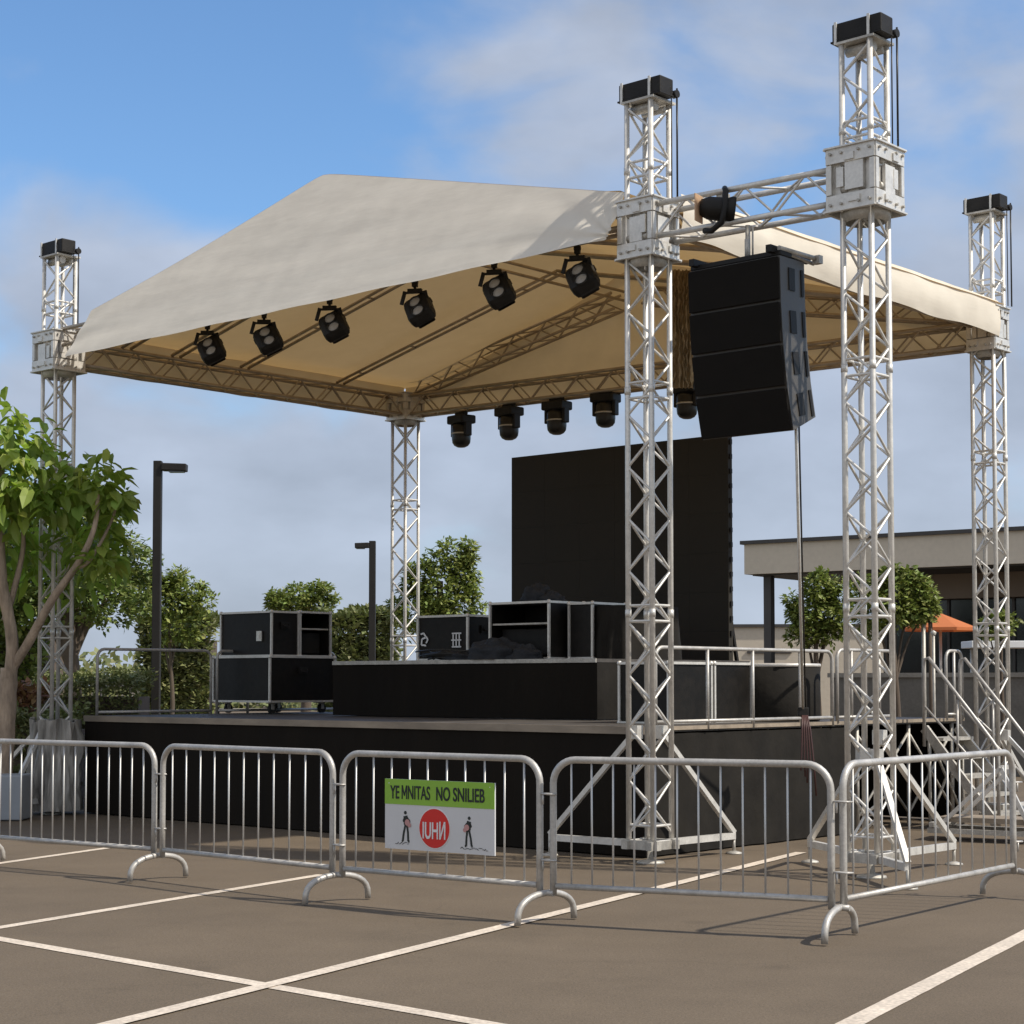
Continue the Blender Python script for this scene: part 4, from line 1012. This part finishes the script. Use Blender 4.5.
tree('light green street tree left of the outer front tower, before the building', 816, 31, .07, [(816, 610, 24, 28, 0), (804, 632, 18, 18, 0), (832, 622, 18, 24, 0), (820, 588, 15, 14, 0), (840, 600, 12, 20, 0)], 7000, .13, 'leaf_mid', 'street trees in front of the building')
tree('light green street tree right of the outer front tower, before the building', 895, 30, .07, [(893, 605, 24, 32, 0), (915, 600, 16, 26, 0), (872, 610, 20, 26, 0), (928, 612, 10, 12, 0), (900, 580, 16, 12, 0)], 7500, .13, 'leaf_mid', 'street trees in front of the building')
tree('small street tree behind the rightmost tower', 1000, 31, .05, [(1002, 628, 14, 13, 0), (988, 630, 8, 10, 0)], 1400, .12, 'leaf_mid', 'street trees in front of the building')

def hedge(label, x0, x1, ytop, z, dp, n, size, m, name='hedge', group=None, hmin=0, irr=.12):
    a = at_z(x0, ytop, z); b = at_z(x1, ytop, z); o_ = Vector((a.x, a.y, 0)); L = b.x-a.x; H = a.z
    mb = MB()
    mb2 = MB().box((L/2, 0, H*.42+hmin*.5), (L*.93, dp*.7, H*.84-hmin))
    for _ in range(n):
        f = random.random(); x = random.uniform(0, L); y = random.uniform(-dp/2, dp/2); z_ = random.uniform(hmin, H)
        if f < .5: y = -dp/2+random.gauss(0, .05)
        elif f < .85: z_ = H+random.gauss(0, .05)
        z_ += irr*nzv(x*1.3, y*1.3, 2)*2*(z_/H); y += irr*nzv(x*2, z_*2, 5)
        d = Vector((random.gauss(0, 1), random.gauss(-.4, .7), random.gauss(.3, .6))).normalized(); s = d.cross(Vector((random.gauss(0, .5), random.gauss(0, .5), 1))).normalized()
        L_ = size*random.uniform(.6, 1.3); p = Vector((x, y, max(.02, z_)))
        mb.add([p, p+d*L_*.5+s*L_*.28, p+d*L_, p+d*L_*.5-s*L_*.28], [(0, 1, 2, 3)])
    t = thing(name, label, 'hedge', o_, 0, group); mb.raw('foliage', m, t); mb2.build('stems', 'bark_dark', t)
hedge('long olive hedge behind the deck left of the rear tower', 324, 400, 618, 52, 2, 9000, .22, 'leaf_hedge', group='hedges behind the stage', irr=.2)
hedge('grey-green hedge beyond the left deck rail', 146, 216, 622, 54, 2, 9000, .22, 'leaf_hedge', group='hedges behind the stage', irr=.2)
hedge('clipped low hedge seen through the left deck rail', 44, 148, 679, 27.5, 1.2, 7000, .08, 'leaf_hedge', group='hedges behind the stage', irr=.06)
hedge('bed of rusty brown shrubs between the big-leaved tree and the leftmost tower', 10, 42, 690, 25.6, 1.0, 1700, .12, 'leaf_red', 'shrub_bed', irr=.15)
hedge('low green shrubs at the foot of the leftmost tower', 10, 84, 716, 25.0, .7, 2600, .09, 'leaf_hedge', 'shrub_bed', irr=.08)
hedge('tall dense shrub wall behind the big-leaved tree', -60, 60, 600, 34, 2, 9000, .16, 'leaf_dark', irr=.3)
# distant wood
mb = MB()
for k in range(260):
    x = random.uniform(-60, 75); y = 110+random.uniform(-6, 10); h = random.uniform(2.0, 3.8); r_ = random.uniform(1.5, 3)
    if x > 12: h *= .8
    for _ in range(90):
        v = Vector((random.gauss(0, .45), random.gauss(0, .45), random.random())); p = Vector((x+v.x*r_, y+v.y*r_, v.z*h*(1-.25*abs(v.x))))
        d = Vector((random.gauss(0, 1), random.gauss(0, 1), random.gauss(0, 1))).normalized(); s = d.orthogonal().normalized(); L_ = .55
        mb.add([p, p+d*L_*.5+s*L_*.35, p+d*L_, p+d*L_*.5-s*L_*.35], [(0, 1, 2, 3)])
o_ = mb.raw('distant_trees', 'leaf_hedge'); o_['kind'] = 'stuff'; tag(o_, 'far-off line of trees along the horizon', 'woodland')

# ------------------------------------------------------------------ building on the right
A = at_z(745, 683, 45); Bq = at_z(1024, 683, 40.8); bd = Vector((Bq.x-A.x, Bq.y-A.y, 0)).normalized(); bang = math.atan2(bd.y, bd.x)
bu = thing('flat_roofed_building', 'flat-roofed building with a deep pale fascia and dark glazing', 'building', (A.x, A.y, 0), bang)
LB = 26
MB().box((LB/2, 5.0, 4.66), (LB, 10, .74)).build('fascia', 'beige', bu)
MB().box((LB/2, 5.0, 5.075), (LB+.16, 10.16, .09)).build('roof_edge', 'roofedge', bu)
MB().box((LB/2, 5.0, 4.27), (LB-.3, 9.7, .035)).build('soffit', 'roofedge', bu)
MB().box((LB/2+1.2, 6.0, 3.95), (LB-2.4, 7.6, .60)).build('upper_wall', 'brown_wall', bu)
MB().box((LB/2+1.2, 6.2, 1.82), (LB-2.6, 7.2, 3.64)).build('glazing', 'glass_dark', bu)
m = MB()
for k in range(15): m.box((2.6+k*1.65, 2.57, 1.85), (.06, .06, 3.6))
m.build('mullions', 'roofedge', bu)
for x in (.47, 9, 17): MB().box((x, .4, 2.13), (.20, .20, 4.26)).build('column', 'roofedge', bu)
p = at_z(728, 683, 62); b2 = thing('low_building', 'low plain beige building further off, left of the dark column', 'building', (p.x, p.y, 0), -.1)
MB().box((3.5, 3, 1.75), (9, 6, 3.5)).build('wall', 'beige', b2); MB().box((3.5, 3, 3.55), (9.2, 6.2, .1)).build('roof', 'roofedge', b2)
MB().box((1.4, -.03, 1.75+.9), (1.5, .04, .1)).build('sill', 'roofedge', b2)
# low grey wall
p = at_z(838, 683, 33); q_ = at_z(1060, 683, 31); d = q_-p
t = thing('garden_wall', 'low grey concrete wall with pale coping, behind the stairs', 'wall', (p.x, p.y, 0), math.atan2(d.y, d.x))
MB().box((2.2, 0, .85), (4.6, .2, 1.7)).build('wall', 'concrete_dk', t); MB().box((2.2, 0, 1.74), (4.7, .28, .08)).build('coping', 'concrete', t)
# parasol
p = at_z(941, 683, 36); t = thing('parasol', 'orange parasol in front of the dark glazing', 'parasol', (p.x, p.y, 0))
n = 8; rr = .74; zt = at_z(941, 613, 36).z; zb = at_z(941, 628, 36).z
vs = [(0, 0, zt)]+[(rr*math.cos(k*math.pi/4+.2), rr*math.sin(k*math.pi/4+.2), zb) for k in range(8)]+[(rr*math.cos(k*math.pi/4+.2), rr*math.sin(k*math.pi/4+.2), zb-.06) for k in range(8)]
MB().add(vs, [(0, k+1, (k+1) % 8+1) for k in range(8)]+[(k+1, (k+1) % 8+1, (k+1) % 8+9, k+9) for k in range(8)]).build('canopy', 'orange', t)
MB().tube((0, 0, 0), (0, 0, zt), .03, 8).build('pole', 'alu_dull', t); MB().lathe([(0, 0), (.3, 0), (.28, .08), (0, .1)], (0, 0, 0), 16).build('base', 'concrete', t)
# white awning slab behind the right tower
p = at_z(972, 683, 34); t = thing('market_table', 'long white-topped stall counter right of the rightmost tower', 'stall', (p.x, p.y, 0))
hz = at_z(972, 641, 34).z
MB().box((.75, 0, hz-.07), (1.7, .8, .13), bev=.01).build('top', 'white', t)
for x in (0, 1.5): MB().tube((x, 0, 0), (x, 0, hz-.13), .03, 8).build('leg', 'alu_dull', t)
# posts
for k, (px, pt, z) in enumerate(((924, 610, 30), (931, 618, 30), (934, 632, 29))):
    b = at_z(px, 683, z); h = at_z(px, pt, z).z
    o_ = MB().tube((0, 0, 0), (0, 0, h), .035 if k < 2 else .022, 10).lathe([(.036, h-.05), (.05, h), (0, h+.03)], (0, 0, 0), 10).build('post', 'bark_dark' if k == 1 else 'alu_dull', None, Vector((b.x, b.y, 0)))
    tag(o_, ['taller grey post beside the right street tree', 'brown post beside the right street tree', 'thin short pale post by the right street tree'][k], 'post', 'posts beside the right street tree')
# left: pale panel box, white pole, tarp around the tower base
p = at_z(-20, 683, 21.1); q_ = at_z(22, 683, 21.1)
o_ = MB().box(((q_.x-p.x)/2, .3, .27), (q_.x-p.x, .5, .52), bev=.015).build('planter_box', 'paleblue', None, Vector((p.x, p.y, 0)))
tag(o_, 'pale blue-grey box on the ground in front of the big-leaved tree', 'planter')
p = at_z(9, 683, 23.3); o_ = MB().tube((0, 0, 0), (0, 0, 1.95), .035, 10).lathe([(.036, 1.95), (.03, 1.98), (0, 1.99)], (0, 0, 0), 10).build('marker_post', 'white', None, Vector((p.x, p.y, 0)))
tag(o_, 'white post just behind the trunk of the big-leaved tree', 'post')
def tarpf(i, j):
    a = i*2*math.pi; k = .25+.03*math.sin(a*9+j*2+2*nzv(a, j*3))+.10*nzv(math.cos(a)*4, math.sin(a)*4, j*2.2)+.05*nzv(math.cos(a)*11, math.sin(a)*11, j*4)+(1-j)*.05
    return Vector((k*math.cos(a)*1.05, k*math.sin(a)*1.05, .05+1.1*j*(1+.08*nzv(i*9, 2))))
o_ = MB().grid(tarpf, 110, 26).build('tarpaulin', 'tarp', None, Vector((PL.x, PL.y, 0)))
tag(o_, 'crumpled grey tarpaulin wrapped round the foot of the leftmost tower', 'tarpaulin')
# far street props seen through the left rail
t = thing('street_fence', 'distant low street railing beyond the left deck rail', 'fence', at_h(150, 700, 0) if False else Vector((-14, 62, 0)))
for k in range(9): MB().tube((k*1.0, 0, 0), (k*1.0, 0, 1.6), .05, 6).build('post', 'lamp_black', t)
MB().tube((0, 0, 1.5), (8, 0, 1.5), .04, 6).tube((0, 0, .7), (8, 0, .7), .04, 6).build('rail', 'concrete', t)
